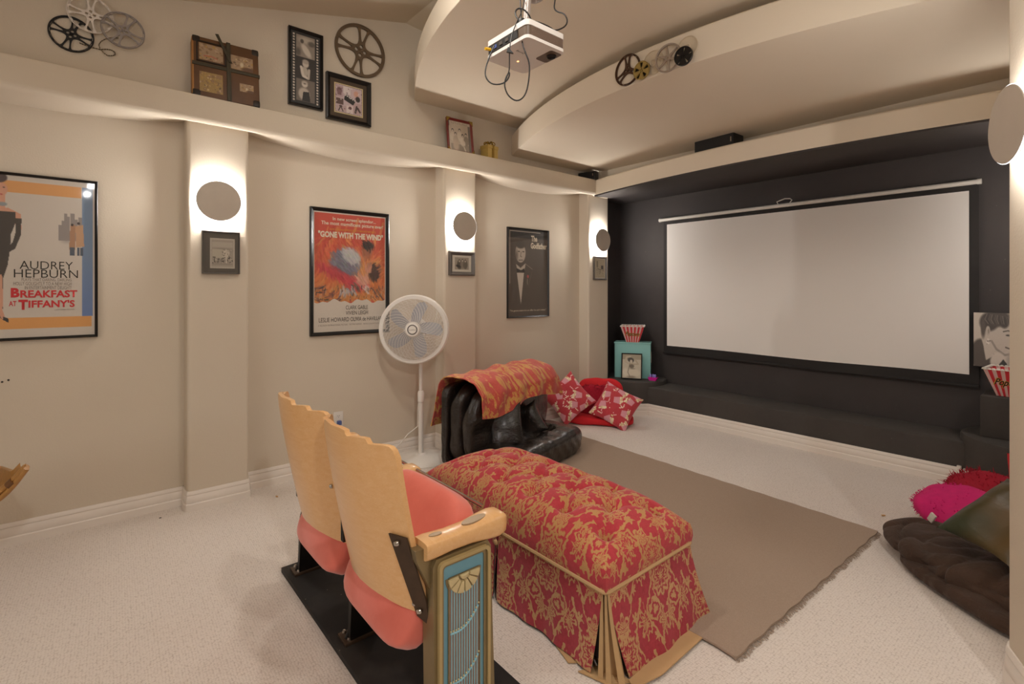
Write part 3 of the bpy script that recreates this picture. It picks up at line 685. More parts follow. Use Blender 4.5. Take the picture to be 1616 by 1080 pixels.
# --- pale film poster at the left edge
M, W, H = onwall(-0.66, 0.038, 1.080, 1.966)
t, yp = picture('framed_poster', 'framed pale film poster with orange and blue bands at the left edge', 'poster', M, W, H, 0.014, 'black_frame', 'framed film posters on the left wall')
pw, ph = W-0.026, H-0.026
c = Canvas(260, 320, 'd3c8be'); X0, X1 = 0.0, 0.9475
def U(y): return (y+0.66-0.013)/pw          # world Y on the wall to canvas u
fx = U(-0.355); k_ = 0.40/160/pw*1.0
def wp(x, y):                                   # photo point on the left wall -> (Y, Z)
    u = (x-808)/792; r0 = (-math.sin(YAW)+u*math.cos(YAW)); r1 = (math.cos(YAW)+u*math.sin(YAW)); d = (XW+0.009)/r0; return (r1*d, 1.35+(457-y)/792*d)
def px(x): return U(wp(x, 400)[0])      # photo column to canvas u
def pz(y_): return (y_-279)/(534-279)
c.rect(0.03, 0.033, px(128.5), 0.105, 'e0a263'); c.rect(0.03, 0.875, px(145), 0.945, 'e0a05a'); c.rect(px(129.3), 0.033, px(146), 0.875, '7b93b4')
c.grad(px(129.3), 0.45, px(146), 0.875, '7b93b4', '6480b8')
sk = 'd79d84'
c.poly([(px(-40), .24), (px(12), .20), (px(33), .235), (px(34), .33), (px(25), .34), (px(24), .30), (px(-34), .33)], sk)
c.ell(px(0), pz(302), 0.046, 0.055, sk, 1, 0.15); c.ell(px(-2), pz(284), 0.052, 0.042, '4c3a3c', 1, 0.2); c.ell(px(-8), pz(276), 0.03, 0.03, '4c3a3c', 1, 0.2)
c.rect(px(-9), pz(308), px(8), pz(334), sk); c.ell(px(6), pz(299), 0.009, 0.005, '3a2c2c', 1, 0.4); c.ell(px(2), pz(310), 0.010, 0.006, 'b84a48', 1, 0.4)
c.ell(px(4), pz(325), 0.03, 0.018, '8f969c', 1, 0.3)
c.poly([(px(-30), pz(337)), (px(24), pz(336)), (px(25), pz(352)), (px(17), pz(372)), (px(16), pz(395)), (px(12), pz(420)), (px(5), pz(440)), (px(4), pz(505)), (px(-30), pz(480)), (px(-40), pz(400))], '3d342f')
c.poly([(px(24), pz(346)), (px(34), pz(346)), (px(33), pz(372)), (px(24), pz(394)), (px(10), pz(402)), (px(9), pz(394)), (px(20), pz(384)), (px(25), pz(366))], '3d342f')
c.poly([(px(-12), pz(440)), (px(3), pz(434)), (px(5), pz(470)), (px(4), pz(490)), (px(9), pz(504)), (px(4), pz(506)), (px(-5), pz(490))], sk); c.poly([(px(5), pz(500)), (px(13), pz(503)), (px(14), pz(510)), (px(4), pz(505))], '2e2827')
for x_, y0_, w_ in ((92, 352, 5), (97, 345, 4), (101, 333, 5), (106, 338, 4), (111, 332, 7), (118, 342, 5), (124, 338, 5)): c.rect(px(x_), pz(y0_), px(x_+w_), pz(378), '857c7c', 0.8)
c.ell(px(105), pz(378), 0.05, 0.03, '9a9090', 0.6, 0.9)
c.poly([(px(111), pz(352)), (px(119), pz(350)), (px(119), pz(392)), (px(109), pz(392))], 'b08466'); c.poly([(px(119), pz(353)), (px(131), pz(350)), (px(133), pz(386)), (px(120), pz(388))], 'c49a78')
c.ell(px(114), pz(351), 0.010, 0.012, '3a3032', 1, 0.3); c.ell(px(124), pz(348), 0.011, 0.012, '3a3032', 1, 0.3)
for x_ in (110, 114, 122, 127): c.rect(px(x_), pz(388), px(x_+4), pz(402), '4b5668')
c.sheet(pw, ph, 'print', t, y=yp); yt = yp-0.0012
def tq(body, xa, xb, yc, hh, mat, **kw):
    u0, u1 = px(xa), px(xb); tx(body, (u0+u1)/2, pz(yc), u1-u0, hh/255, mat, **kw)
tq('AUDREY', 31, 115, 419, 13, 'ink_black', bold=-0.008); tq('HEPBURN', 22, 123, 432.5, 13, 'ink_black', bold=-0.008)
tq('PLAYS THAT DARING, DARLING', 34, 113, 442.5, 5.5, 'ink_grey'); tq('HOLLY GOLIGHTLY TO A NEW HIGH', 21, 113, 448.5, 5.5, 'ink_grey'); tq('IN ENTERTAINMENT DELIGHT!', 39, 113, 455, 5.5, 'ink_grey')
tq('B', 17, 31, 463, 15, 'ink_red', bold=0.05); tq('REAKFAST', 32, 122, 465, 12, 'ink_red', bold=0.03)
tq('AT', 14, 26, 480, 8, 'ink_red', bold=0.02); tq('T', 29, 44, 482, 16, 'ink_red', bold=0.05); tq("IFFANY'S", 45, 118, 481, 12, 'ink_red', bold=0.03)
tq('A JUROW-SHEPHERD PRODUCTION', 86, 117, 491, 2.4, 'ink_grey')

# --- small framed photographs under the sconces
def bw(c, people, ground='9a9088'):
    c.a += (c.rng.rand(c.h, c.w, 1)-0.5)*0.06
    for (x, y, s_, tone) in people:
        c.ell(x, y+0.26*s_, 0.17*s_, 0.30*s_, tone, 0.95, 0.25); c.ell(x, y-0.015*s_, 0.075*s_, 0.10*s_, '2e2825', 1, 0.3); c.ell(x, y+0.01*s_, 0.055*s_, 0.075*s_, 'cbbfb0', 1, 0.3)
    return c
M, W, H = onwall(0.530, 0.737, 1.448, 1.713, XP)
t, yp = picture('framed_photograph', 'small dark framed photograph of a set table under the near sconce', 'picture', M, W, H, 0.007, 'grey_frame', 'small framed photographs under the sconces', depth=0.03, mat_col='grey_frame')
c = Canvas(90, 110, 'b5aa9e'); c.a += (c.rng.rand(110, 90, 1)-0.5)*0.05; c.rect(0.06, 0.05, 0.94, 0.95, 'a1968a'); c.rect(0.08, 0.12, 0.92, 0.30, 'b0a598'); c.ell(0.5, 0.4, 0.5, 0.12, '7c7268', 0.8, 0.8)
c.rect(0.08, 0.36, 0.55, 0.66, 'b3a898'); c.rect(0.5, 0.38, 0.78, 0.62, 'c2b7a8'); c.speck(0.1, 0.62, 0.9, 0.84, 70, 0.035, ['5a5048', '3c342e', '8a8074', 'b9ae9e']); c.speck(0.5, 0.36, 0.85, 0.62, 26, 0.03, ['8a8074', 'cfc5b8', '5a5048']); c.rect(0.62, 0.62, 0.68, 0.82, 'c9beb0'); c.grad(0.08, 0.84, 0.92, 0.94, '8f8579', 'aaa094')
c.sheet(0.137, 0.188, 'photo_print', t, y=yp, x0=0.008, z0=-0.004)
M, W, H = onwall(2.327, 2.589, 1.470, 1.676, XP)
t, yp = picture('framed_photograph', 'small landscape framed photograph of a family group beside the fan', 'picture', M, W, H, 0.032, 'grey_frame', 'small framed photographs under the sconces', depth=0.025, mat_col='paper_white')
c = Canvas(100, 80, 'a59a8c'); bw(c, [(0.33, 0.30, 1.15, '5a5048'), (0.55, 0.26, 1.1, '8d8276'), (0.75, 0.30, 1.1, '6d6358')]); c.ell(0.25, 0.72, 0.22, 0.10, '2e2825', 0.9, 0.4, 0.3)
c.sheet(0.145, 0.105, 'photo_print', t, y=yp)
M, W, H = onwall(4.180, 4.392, 1.454, 1.709, XP)
t, yp = picture('framed_photograph', 'small portrait framed sketch print on the far pillar by the black wall', 'picture', M, W, H, 0.018, 'grey_frame', 'small framed photographs under the sconces', depth=0.025, mat_col='paper_white')
c = Canvas(80, 100, 'b5a68c'); c.a += (c.rng.rand(100, 80, 1)-0.5)*0.05; c.rect(0.15, 0.12, 0.30, 0.45, '6d6354', 0.8); c.line([(0.2, 0.5), (0.6, 0.58), (0.45, 0.8)], 0.02, '5a5044'); c.rect(0.62, 0.35, 0.85, 0.55, '3c342c'); c.speck(0.1, 0.55, 0.9, 0.9, 30, 0.03, ['6d6354', '8a8070', '453c32'])
c.sheet(0.16, 0.205, 'photo_print', t, y=yp)
# ================================================================== THEATRE SEATS (pair on a board, facing the screen)
ts = thing('theater_seat_pair', 'pair of vintage maple theater seats with red tip-up cushions on a black board', 'chair', (-1.84, 0.80, 0))
bd = B().bx((-2.54, 0.70, 0.0), (-1.22, 1.11, 0.024), 0.004)
bd.build('base_board', 'board_black', ts, world=True)
def back_edge(s_, z, xc, hw, y_top, y_bot, ztop=0.92, zbot=0.39, sag=0.085):
    f = max(0.0, (ztop-z)/(ztop-zbot)); y0 = y_top+(y_bot-y_top)*(f**1.25)
    return (xc+s_*hw, y0+sag*s_*s_, z)
STEP = [(0, .929), (.22, .931), (.325, .928), (.34, .918), (.36, .9125), (.40, .913), (.60, .918), (.655, .917), (.675, .908), (.69, .9025), (.74, .903), (.88, .905), (.94, .902), (.975, .892), (1.0, .870)]
SS = [-a for a, _ in STEP[::-1]][:-1]+[a for a, _ in STEP]; ZZ = [b for _, b in STEP[::-1]][:-1]+[b for _, b in STEP]
def seat_back(xc, parent):
    nv = 18; vs = []; fs = []; n = len(SS); th = 0.016
    for layer in (0, 1):
        for j in range(nv+1):
            v = j/nv; v = v*v*(3-2*v)*0.3+v*0.7
            for s_, zt in zip(SS, ZZ):
                zb = 0.380+0.035*(1-s_*s_)+(0.02*abs(s_)**10)
                z = zb+(zt-zb)*v; hw = 0.262-0.006*v
                x, y, z = back_edge(s_, z, xc, hw, 0.575, 0.675); vs.append((x, y+layer*th, z))
    A = n*(nv+1)
    for j in range(nv):
        for i in range(n-1):
            a = j*n+i; fs.append((a, a+1, a+n+1, a+n)); fs.append((A+a+n, A+a+n+1, A+a+1, A+a))
    rim = [i for i in range(n)]+[j*n+n-1 for j in range(1, nv+1)]+[nv*n+i for i in range(n-2, -1, -1)]+[j*n for j in range(nv-1, 0, -1)]
    for k in range(len(rim)):
        a, b2 = rim[k], rim[(k+1) % len(rim)]; fs.append((a, A+a, A+b2, b2))
    b = B(); b._add(vs, fs)
    o = b.build('seat_back', 'maple', parent, 0.7, world=True)
    for s_, z in ((0.86, 0.62), (0.90, 0.42), (-0.86, 0.62), (-0.90, 0.42)):
        x, y, z = back_edge(s_, z, xc, 0.26, 0.575, 0.675)
        B().lathe([(0, 0.007), (0.005, 0.0065), (0.008, 0.003), (0.009, 0)], 12, Matrix.Translation((x, y, z)) @ Matrix.Rotation(PI/2, 4, 'X')).build('bolt', 'chrome', o, world=True)
    return o
def seat_cushion(xc, parent):
    # tipped-up seat: thick upholstered pad standing between back and front
    ax = Vector((0, 0.225, 0.37)).normalized(); nr = Vector((0, -ax.z, ax.y)); c0 = Vector((xc, 0.835, 0.455))
    M = basis((1, 0, 0), ax, (0, nr.y, nr.z), c0)
    def dis(q): return (0, 0, 0.025*(1-(q.x/0.24)**2)*(1-(q.y/0.23)**2)*(1 if q.z > 0 else 0.2))
    o = B().blob((0.241, 0.235, 0.058), 5.2, 16, dis, M).build('seat_cushion', 'seat_velvet', parent, 1.2, world=True)
    B().blob((0.225, 0.210, 0.014), 4, 8, None, M @ Matrix.Translation((0, 0.0, -0.056))).build('seat_pan', 'black_iron', parent, 0.8, world=True)
    B().tube([M @ Vector((x, 0.235, -0.05)) for x in (-0.22, 0, 0.22)], 0.006, 8).build('edge_trim', 'chrome', parent, world=True)
    return o
XS = (-2.43, -1.835, -1.285)
for xc in (-2.08, -1.556):
    seat_back(xc, ts); seat_cushion(xc, ts)
def armrest(xc, parent, z=0.60):
    prof = [(0.735, 0.040, 0.022, 0.030), (0.76, 0.040, 0.024, 0.032), (0.83, 0.036, 0.020, 0.030), (0.90, 0.036, 0.022, 0.032), (0.96, 0.042, 0.030, 0.038), (1.00, 0.044, 0.033, 0.040), (1.025, 0.040, 0.030, 0.034), (1.037, 0.028, 0.020, 0.022)]
    vs = []; fs = []; m = 16
    for y, hw, up, dn in prof:
        for k in range(m):
            a = 2*PI*k/m; ca_, sa_ = math.cos(a), math.sin(a); e = 0.45
            px_ = math.copysign(abs(ca_)**e, ca_)*hw; pz_ = math.copysign(abs(sa_)**e, sa_)*(up if sa_ > 0 else dn)
            vs.append((xc+px_, y, z+pz_))
    n = len(prof)
    for i in range(n-1):
        for k in range(m): fs.append((i*m+k, i*m+(k+1) % m, (i+1)*m+(k+1) % m, (i+1)*m+k))
    fs += [tuple(range(m)), tuple((n-1)*m+k for k in range(m))[::-1]]
    b = B(); b._add(vs, fs); o = b.build('armrest', 'maple', parent, 0.8, world=True)
    for y, rx, ry, zz in ((0.785, 0.010, 0.022, 0.0225), (0.925, 0.018, 0.045, 0.0262)):
        pts = [(rx*math.cos(2*PI*k/20), ry*math.sin(2*PI*k/20)) for k in range(20)]
        B().prism(pts, -0.004, 0.0025, Matrix.Translation((xc, y, z+zz)) @ Matrix.Rotation(0.06 if ry > .03 else -0.03, 4, 'X')).build('inlay_plate', 'inlay_metal', o, 0.5, world=True)
    return o
for xc in XS: armrest(xc, ts)
for xc in XS[:2]:
    s_ = thing_part = B().bx((xc-0.06, 0.725, 0.024), (xc+0.02, 0.90, 0.036), 0.003).build('foot_plate', 'brown_iron', ts, 0.5, world=True)
    b = B(); b.prism([(0.745, 0.036), (0.865, 0.036), (0.85, 0.30), (0.865, 0.56), (0.83, 0.575), (0.775, 0.56), (0.785, 0.40), (0.755, 0.28)], xc-0.012, xc+0.012, Matrix(((0, 0, 1, 0), (1, 0, 0, 0), (0, 1, 0, 0), (0, 0, 0, 1))))
    b.build('standard', 'black_iron', ts, 0.4, world=True)
    B().tube([(xc-0.02, 0.775, 0.03), (xc-0.02, 0.70, 0.10), (xc-0.015, 0.79, 0.22)] if False else [(xc-0.012, 0.74, 0.036), (xc-0.012, 0.79, 0.12), (xc-0.012, 0.80, 0.34)], 0.008, 8).build('brace', 'black_iron', ts, world=True)
    for dx, y in ((-0.045, 0.745), (-0.045, 0.885), (0.005, 0.745)):
        B().lathe([(0, 0.012), (0.006, 0.011), (0.008, 0.0)], 8, Matrix.Translation((xc+dx, y, 0.036))).build('bolt', 'chrome', s_, world=True)
# iron brackets that hold the backs
for xc in (-2.08, -1.556):
    for sg in (-1, 1):
        pts = [back_edge(sg*a, z, xc, 0.26, 0.575, 0.675) for a, z in ((0.80, 0.64), (0.99, 0.635), (1.06, 0.44), (1.04, 0.36), (0.93, 0.385))]
        if sg > 0 and xc > -1.6:
            b = B(); k = len(pts); vs = [(x, y-0.004, z) for x, y, z in pts]+[(x, y-0.009, z) for x, y, z in pts]
            b._add(vs, [tuple(range(k)), tuple(range(k, 2*k))[::-1]]+[(i, (i+1) % k, k+(i+1) % k, k+i) for i in range(k)]); b.build('back_bracket', 'brown_iron', ts, 0.3, world=True)
            for a, z in ((0.885, 0.615), (0.975, 0.405)):
                x, y, z = back_edge(a, z, xc, 0.26, 0.575, 0.675); B().lathe([(0, 0.010), (0.006, 0.009), (0.009, 0.004), (0.0095, 0)], 12, Matrix.Translation((x, y-0.009, z)) @ Matrix.Rotation(PI/2, 4, 'X')).build('bolt', 'chrome', ts, world=True)
        else:
            x, y, z = back_edge(sg*1.02, 0.60, xc, 0.26, 0.575, 0.675); B().box((x, y+0.02, 0.52), (0.02, 0.05, 0.20), 0.004).build('back_bracket', 'black_iron', ts, 0.4, world=True)
# decorated end panel, its face looks towards +X
PM = Matrix(((0, 0, 1, -1.252), (1, 0, 0, 0), (0, 1, 0, 0), (0, 0, 0, 1)))
ep = B()
prof = [(0.765, 0.024), (0.985, 0.024), (0.975, 0.30), (0.968, 0.545), (0.955, 0.566), (0.768, 0.566), (0.757, 0.545)]
ep.prism(prof, -0.062, 0.0, PM); panel = ep.build('end_panel', 'bronze', ts, 0.4, world=True)
B().prism([(0.760, 0.57), (0.757, 0.602), (0.708, 0.604), (0.714, 0.57), (0.777, 0.44), (0.772, 0.20), (0.79, 0.20), (0.79, 0.57)], -0.078, -0.014, PM).build('casting_flange', 'bronze', panel, 0.4, world=True)
def ring_plate(outer, inner, d0, d1, name, mat, parent):
    n = len(outer); b = B(); vs = [PM @ Vector((a, z, d)) for d in (d0, d1) for L in (outer, inner) for a, z in L]; fs = []
    for i in range(n):
        j = (i+1) % n; fs += [(2*n+i, 2*n+j, 3*n+j, 3*n+i), (i, j, 2*n+j, 2*n+i), (n+j, n+i, 3*n+i, 3*n+j)]
    b._add(vs, fs); return b.build(name, mat, parent, 0.5, world=True)
def rr(y0, y1, z0, z1, r, n=4): return round_rect(y0, y1, z0, z1, r, n)
ring_plate(rr(0.772, 0.958, 0.03, 0.556, 0.018), rr(0.782, 0.948, 0.04, 0.546, 0.013), 0.0, 0.012, 'border_trim', 'gold_trim', panel)
ring_plate(rr(0.784, 0.946, 0.042, 0.544, 0.012), rr(0.790, 0.936, 0.05, 0.538, 0.010), 0.0, 0.006, 'border_trim', 'bronze', panel)
B().prism(rr(0.786, 0.944, 0.044, 0.542, 0.012), 0.0, 0.002, PM).build('blue_inlay', 'inlay_blue', panel, 0.4, world=True)
yc, zc = 0.862, 0.498
rib = B(); ribs2 = B()
for k in range(12):
    y = 0.813+k*0.0092; top = zc-0.010-math.sqrt(max(0, 0.055**2-(y-yc)**2))*0.80
    rib.prism([(y-0.0028, 0.06), (y+0.0028, 0.06), (y+0.0028, top), (y-0.0028, top)], 0.002, 0.005, PM)
    if k < 11: ribs2.prism([(y+0.0033, 0.06), (y+0.0059, 0.06), (y+0.0059, top), (y+0.0033, top)], 0.002, 0.0062, PM)
rib.build('recessed_ribs', 'rib_brown', panel, 0.3, world=True); ribs2.build('raised_ribs', 'rib_blue', panel, 0.3, world=True)
ring_plate(rr(0.806, 0.922, 0.052, 0.50, 0.004, 2), rr(0.809, 0.919, 0.055, 0.497, 0.003, 2), 0.002, 0.006, 'border_trim', 'bronze', panel)
def petal(a0, a1, r0, r1, name='shell_petal'):
    pts = [(yc+r1*math.cos(a0+(a1-a0)*k/6), zc+r1*math.sin(a0+(a1-a0)*k/6)) for k in range(7)]+[(yc+r0*math.cos(a1+(a0-a1)*k/4), zc+r0*math.sin(a1+(a0-a1)*k/4)) for k in range(5)]
    c0 = (sum(p[0] for p in pts)/len(pts), sum(p[1] for p in pts)/len(pts)); n = len(pts); b = B()
    vs = [PM @ Vector((p[0], p[1], 0.002)) for p in pts]+[PM @ Vector((c0[0]+(p[0]-c0[0])*0.88, c0[1]+(p[1]-c0[1])*0.88, 0.010)) for p in pts]+[PM @ Vector((c0[0], c0[1], 0.013))]
    b._add(vs, [(i, (i+1) % n, n+(i+1) % n, n+i) for i in range(n)]+[(n+i, n+(i+1) % n, 2*n) for i in range(n)]); b.build(name, 'shell_cream', panel, 0.5, world=True)
for k in range(6):
    a0 = math.radians(180+k*30+1.6); petal(a0, math.radians(180+(k+1)*30-1.6), 0.020, 0.058)
petal(math.radians(180), math.radians(360), 0.0, 0.0175)
B().prism([(yc+0.064*math.cos(math.radians(180+k*9)), zc+0.064*math.sin(math.radians(180+k*9))) for k in range(21)], 0.002, 0.004, PM).build('shell_backing', 'bronze', panel, 0.3, world=True)
for zr in (0.335, 0.185):
    b = B(); b2 = B(); pts = []
    for k in range(12):
        y = 0.813+k*0.0092; z = zr+0.000+0.050*((y-0.842)/0.072)**2*(1 if y > 0.842 else 0.35)
        b.blob((0.0028, 0.0028, 0.0028), 2, 3, None, Matrix.Translation(PM @ Vector((y, z+0.004, 0.008)))); pts.append(PM @ Vector((y, z-0.004, 0.005)))
    o = b.build('bead_row', 'shell_cream', panel, 0.9, world=True); b2.tube(pts, 0.0035, 6).build('swag', 'rib_blue', panel, world=True)

# ================================================================== TUFTED OTTOMAN BENCH
OX0, OX1, OY0, OY1, OZ = -2.325, -1.115, 1.362, 1.905, 0.305
ot = thing('ottoman_bench', 'long tufted red and gold damask ottoman with skirted sides', 'ottoman', ((OX0+OX1)/2, (OY0+OY1)/2, 0))
cxo, cyo = (OX0+OX1)/2, (OY0+OY1)/2; HX, HY = (OX1-OX0)/2, (OY1-OY0)/2
BT = []
for r_, yy in enumerate((-0.155, 0.0, 0.155)):
    for k in range(6 if r_ % 2 == 0 else 5): BT.append(((k-(2.5 if r_ % 2 == 0 else 2.0))*0.203, yy))
SEG = [(a, b2) for i, a in enumerate(BT) for b2 in BT[i+1:] if 0.12 < math.dist(a, b2) < 0.20 and abs(a[1]-b2[1]) > 0.1]
BTa = np.array(BT)
def top_h(x, y):
    h = 0.0
    ex = max(0, 1-(abs(x)/HX)**5); ey = max(0, 1-(abs(y)/HY)**4)
    crown = 0.085*(ex**0.55)*(ey**0.55)+0.028*ey*ex
    d = np.sqrt(((BTa-np.array((x, y)))**2).sum(1)); dip = float(np.exp(-(d/0.038)**2).sum())*0.040+float(np.exp(-(d/0.016)**2).sum())*0.018
    cr = 0.0
    for (ax_, ay_), (bx_, by_) in SEG:
        dx, dy = bx_-ax_, by_-ay_; tt = ((x-ax_)*dx+(y-ay_)*dy)/(dx*dx+dy*dy)
        if -0.1 < tt < 1.1:
            dd = math.hypot(x-ax_-tt*dx, y-ay_-tt*dy)
            if dd < 0.05: cr = max(cr, math.exp(-(dd/0.011)**2)*0.012+math.exp(-(dd/0.03)**2)*0.006)
    return crown-dip-cr
def top_fn(u, v):
    sx = math.sin((u-0.5)*PI); sy = math.sin((v-0.5)*PI)
    a = (u*2-1); b2 = (v*2-1)
    return (a*HX, b2*HY)
NX, NY = 190, 90
vs = []; fs = []
for j in range(NY+1):
    for i in range(NX+1):
        a = 2*i/NX-1; b2 = 2*j/NY-1
        x, y = a*HX, b2*HY; vs.append((cxo+x, cyo+y, OZ+0.075+top_h(x, y)))
for j in range(NY):
    for i in range(NX):
        k = j*(NX+1)+i; fs.append((k, k+1, k+NX+2, k+NX+1))
edge = [(i, 0) for i in range(NX+1)]+[(NX, j) for j in range(1, NY+1)]+[(i, NY) for i in range(NX-1, -1, -1)]+[(0, j) for j in range(NY-1, 0, -1)]
lev = [(0.006, 0.052), (0.008, 0.025), (0.004, 0.0)]; base_i = len(vs); ne = len(edge)
for dd, z in lev:
    for i, j in edge:
        a = 2*i/NX-1; b2 = 2*j/NY-1; nx = (1 if a > 0.999 else -1 if a < -0.999 else 0); ny = (1 if b2 > 0.999 else -1 if b2 < -0.999 else 0)
        vs.append((cxo+a*HX+nx*dd, cyo+b2*HY+ny*dd, OZ+z))
eid = [j*(NX+1)+i for i, j in edge]
for k in range(ne):
    l_ = (k+1) % ne; fs.append((eid[l_], eid[k], base_i+k, base_i+l_))
    for q in range(2): fs.append((base_i+q*ne+l_, base_i+q*ne+k, base_i+(q+1)*ne+k, base_i+(q+1)*ne+l_))
def uv_box(co, n):
    if abs(n.z) > 0.55: return (co.x+5, co.y+5)
    return (co.x+5, co.z+co.y*0+4.9) if abs(n.y) > abs(n.x) else (co.y+5, co.z+4.9)
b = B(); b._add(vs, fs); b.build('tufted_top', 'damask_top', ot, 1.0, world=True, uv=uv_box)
for x, y in BT: B().blob((0.011, 0.011, 0.005), 2.2, 4, None, Matrix.Translation((cxo+x, cyo+y, OZ+0.075+top_h(x, y)+0.003))).build('tuft_button', 'damask_top', ot, 1.0, world=True)
rp = round_rect(OX0-0.004, OX1+0.004, OY0-0.004, OY1+0.004, 0.02, 4)
B().tube([(x, y, OZ-0.002) for x, y in rp], 0.008, 8, closed=True).build('piping', 'tan_lining', ot, world=True)
B().bx((OX0+0.03, OY0+0.03, 0.03), (OX1-0.03, OY1-0.03, OZ+0.02)).build('bench_body', 'ink_dark', ot, 0, world=True)
def skirt(p0, p1, name, flare=0.045, shift=0.0, ripple=0.006, z0=0.012, mat='damask_skirt', out=0.0, hem=0.0, f0=0.0, f1=0.0):
    """hanging panel between two plan points; f0,f1 pull the lower corners sideways (m)"""
    p0, p1 = Vector(p0), Vector(p1); d = (p1-p0).normalized(); n = Vector((d.y, -d.x)); L = (p1-p0).length
    def fn(u, v):
        o_ = out+flare*v**1.4+ripple*v*math.sin(u*L*14+p0.x*7)+0.004*v*math.sin(u*L*37)
        q = p0+d*(u*L+(f0*(1-u)+f1*u)*v**1.3)+n*o_; return (q.x, q.y, OZ-0.006-(OZ-0.006-z0)*v)
    b = B(); b.grid(fn, 44, 18)
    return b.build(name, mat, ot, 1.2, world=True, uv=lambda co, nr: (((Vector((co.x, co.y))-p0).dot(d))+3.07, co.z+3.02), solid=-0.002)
xm = -1.715
skirt((OX0, OY0), (xm-0.003, OY0), 'skirt_panel', 0.025, f1=-0.01)
skirt((xm+0.003, OY0), (OX1-0.018, OY0), 'skirt_panel', 0.018, f0=0.015, f1=-0.03)
skirt((OX1, OY0+0.016), (OX1, OY1), 'skirt_panel', 0.060, f0=0.045, f1=0.055)
skirt((OX1, OY1), (OX0, OY1), 'skirt_panel', 0.04)
skirt((OX0, OY1), (OX0, OY0), 'skirt_panel', 0.03)
# tan lining that shows at the corner pleat and below the hem
skirt((OX1-0.030, OY0+0.012), (OX1-0.004, OY0+0.030), 'pleat_lining', 0.02, z0=0.006, mat='tan_lining', out=-0.012, ripple=0.006, f0=0.0, f1=0.05)
for k, (ax_, ay_, bx_, by_, fl) in enumerate(((-0.024, 0.000, -0.016, 0.004, 0.022), (-0.012, 0.008, -0.006, 0.012, 0.034), (-0.002, 0.012, 0.002, 0.020, 0.052))):
    skirt((OX1+ax_, OY0+ay_), (OX1+bx_, OY0+by_), 'pleat_fold', fl, z0=0.008, mat='tan_lining', ripple=0.002, f0=-0.004+0.012*k, f1=0.006+0.014*k)
def hem_flap(pts, name='hem_lining', z=0.004):
    B().prism(pts, z, z+0.004).build(name, 'tan_lining', ot, 0, world=True)
hem_flap([(-1.20, 1.315), (-1.10, 1.345), (-1.045, 1.42), (-1.16, 1.42)]); hem_flap([(-1.055, 1.41), (-1.02, 1.395), (-0.995, 1.52), (-1.005, 2.04), (-1.07, 2.0)], z=0.0115)
hem_flap([(-1.075, 1.97), (-1.03, 2.075), (-1.09, 2.14), (-1.20, 2.06), (-1.12, 1.94)], z=0.0115); hem_flap([(-1.34, 1.345), (-1.25, 1.318), (-1.21, 1.37), (-1.33, 1.38)])
for x in (xm, -2.05): B().blob((0.012, 0.007, 0.012), 2.3, 5, None, Matrix.Translation((x, OY0-0.010, OZ-0.055))).build('cover_button', 'tan_lining', ot, 1.0, world=True)
B().tube([(xm, OY0-0.010, OZ-0.065), (xm-0.004, OY0-0.013, 0.17), (xm+0.004, OY0-0.022, 0.06), (xm+0.03, OY0-0.03, 0.02)], 0.0025, 6).build('slit_edge', 'ink_dark', ot, world=True)

# ================================================================== RUG
def rug_pt(u, v):
    a, b_, c_, d_ = Vector((-3.20, 1.82)), Vector((-0.868, 1.796)), Vector((-0.816, 3.331)), Vector((-3.138, 3.428))
    p = (a*(1-u)+b_*u)*(1-v)+(d_*(1-u)+c_*u)*v; return (p.x+0.003*math.sin(v*60), p.y+0.003*math.sin(u*80), 0.009)
rg = thing('area_rug', 'brown flat area rug with frayed short ends on the pale carpet', 'rug', (-2.0, 2.6, 0))
b = B(); b.grid(rug_pt, 60, 60); b.build('rug_pile', 'rug_pile', rg, 0.8, world=True, solid=-0.008)
b = B()
for k in range(230):
    v = k/229; p = Vector(rug_pt(1, v)); L = random.uniform(0.008, 0.020); b.tube([p-Vector((0.012, 0, 0)), p+Vector((L*0.5, random.uniform(-.004, .004), -0.002)), p+Vector((L, random.uniform(-.008, .008), -0.006))], 0.0016, 4)
tag(b.build('frayed_edge', 'rug_pile', rg, 0.8, world=True), kind='stuff')

# ================================================================== PEDESTAL FAN
fn_ = thing('pedestal_fan', 'white pedestal fan with round grille standing by the red poster', 'fan', (-3.515, 2.015, 0))
FX, FY = -3.515, 2.015
B().lathe([(0, 0), (0.225, 0), (0.228, 0.010), (0.20, 0.020), (0.12, 0.034), (0.045, 0.044), (0.030, 0.055), (0, 0.055)], 48, Matrix.Translation((FX, FY, 0))).build('base', 'white_plastic', fn_, 0.5, world=True)
for k in range(5):
    a = 0.5+2*PI*k/5; B().box((0.135, 0, 0), (0.15, 0.035, 0.012), 0.004, Matrix.Translation((FX, FY, 0.030)) @ Matrix.Rotation(a, 4, 'Z') @ Matrix.Rotation(0.16, 4, 'Y')).build('base_rib', 'white_plastic', fn_, 0.5, world=True)
B().tube([(FX, FY, 0.05), (FX, FY, 0.53)], 0.0195, 16).build('lower_pole', 'white_plastic', fn_, world=True)
B().tube([(FX, FY, 0.50), (FX, FY, 0.96)], 0.0135, 14).build('upper_pole', 'white_plastic', fn_, world=True)
B().lathe([(0.020, 0.455), (0.025, 0.46), (0.026, 0.53), (0.020, 0.545), (0.014, 0.545)], 20, Matrix.Translation((FX, FY, 0))).build('height_collar', 'white_plastic', fn_, 0.5, world=True)
fnrm = Vector((0.78, -0.625, 0.03)).normalized(); hc = Vector((-3.425, 1.905, 1.045))
FM = frame_from(fnrm, o=hc); RX = Matrix.Rotation(PI/2, 4, 'X')
B().lathe([(0, -0.16), (0.06, -0.16), (0.085, -0.13), (0.09, -0.05), (0.075, -0.03), (0, -0.03)], 28, FM @ RX).build('motor_housing', 'white_plastic', fn_, 0.6, world=True)
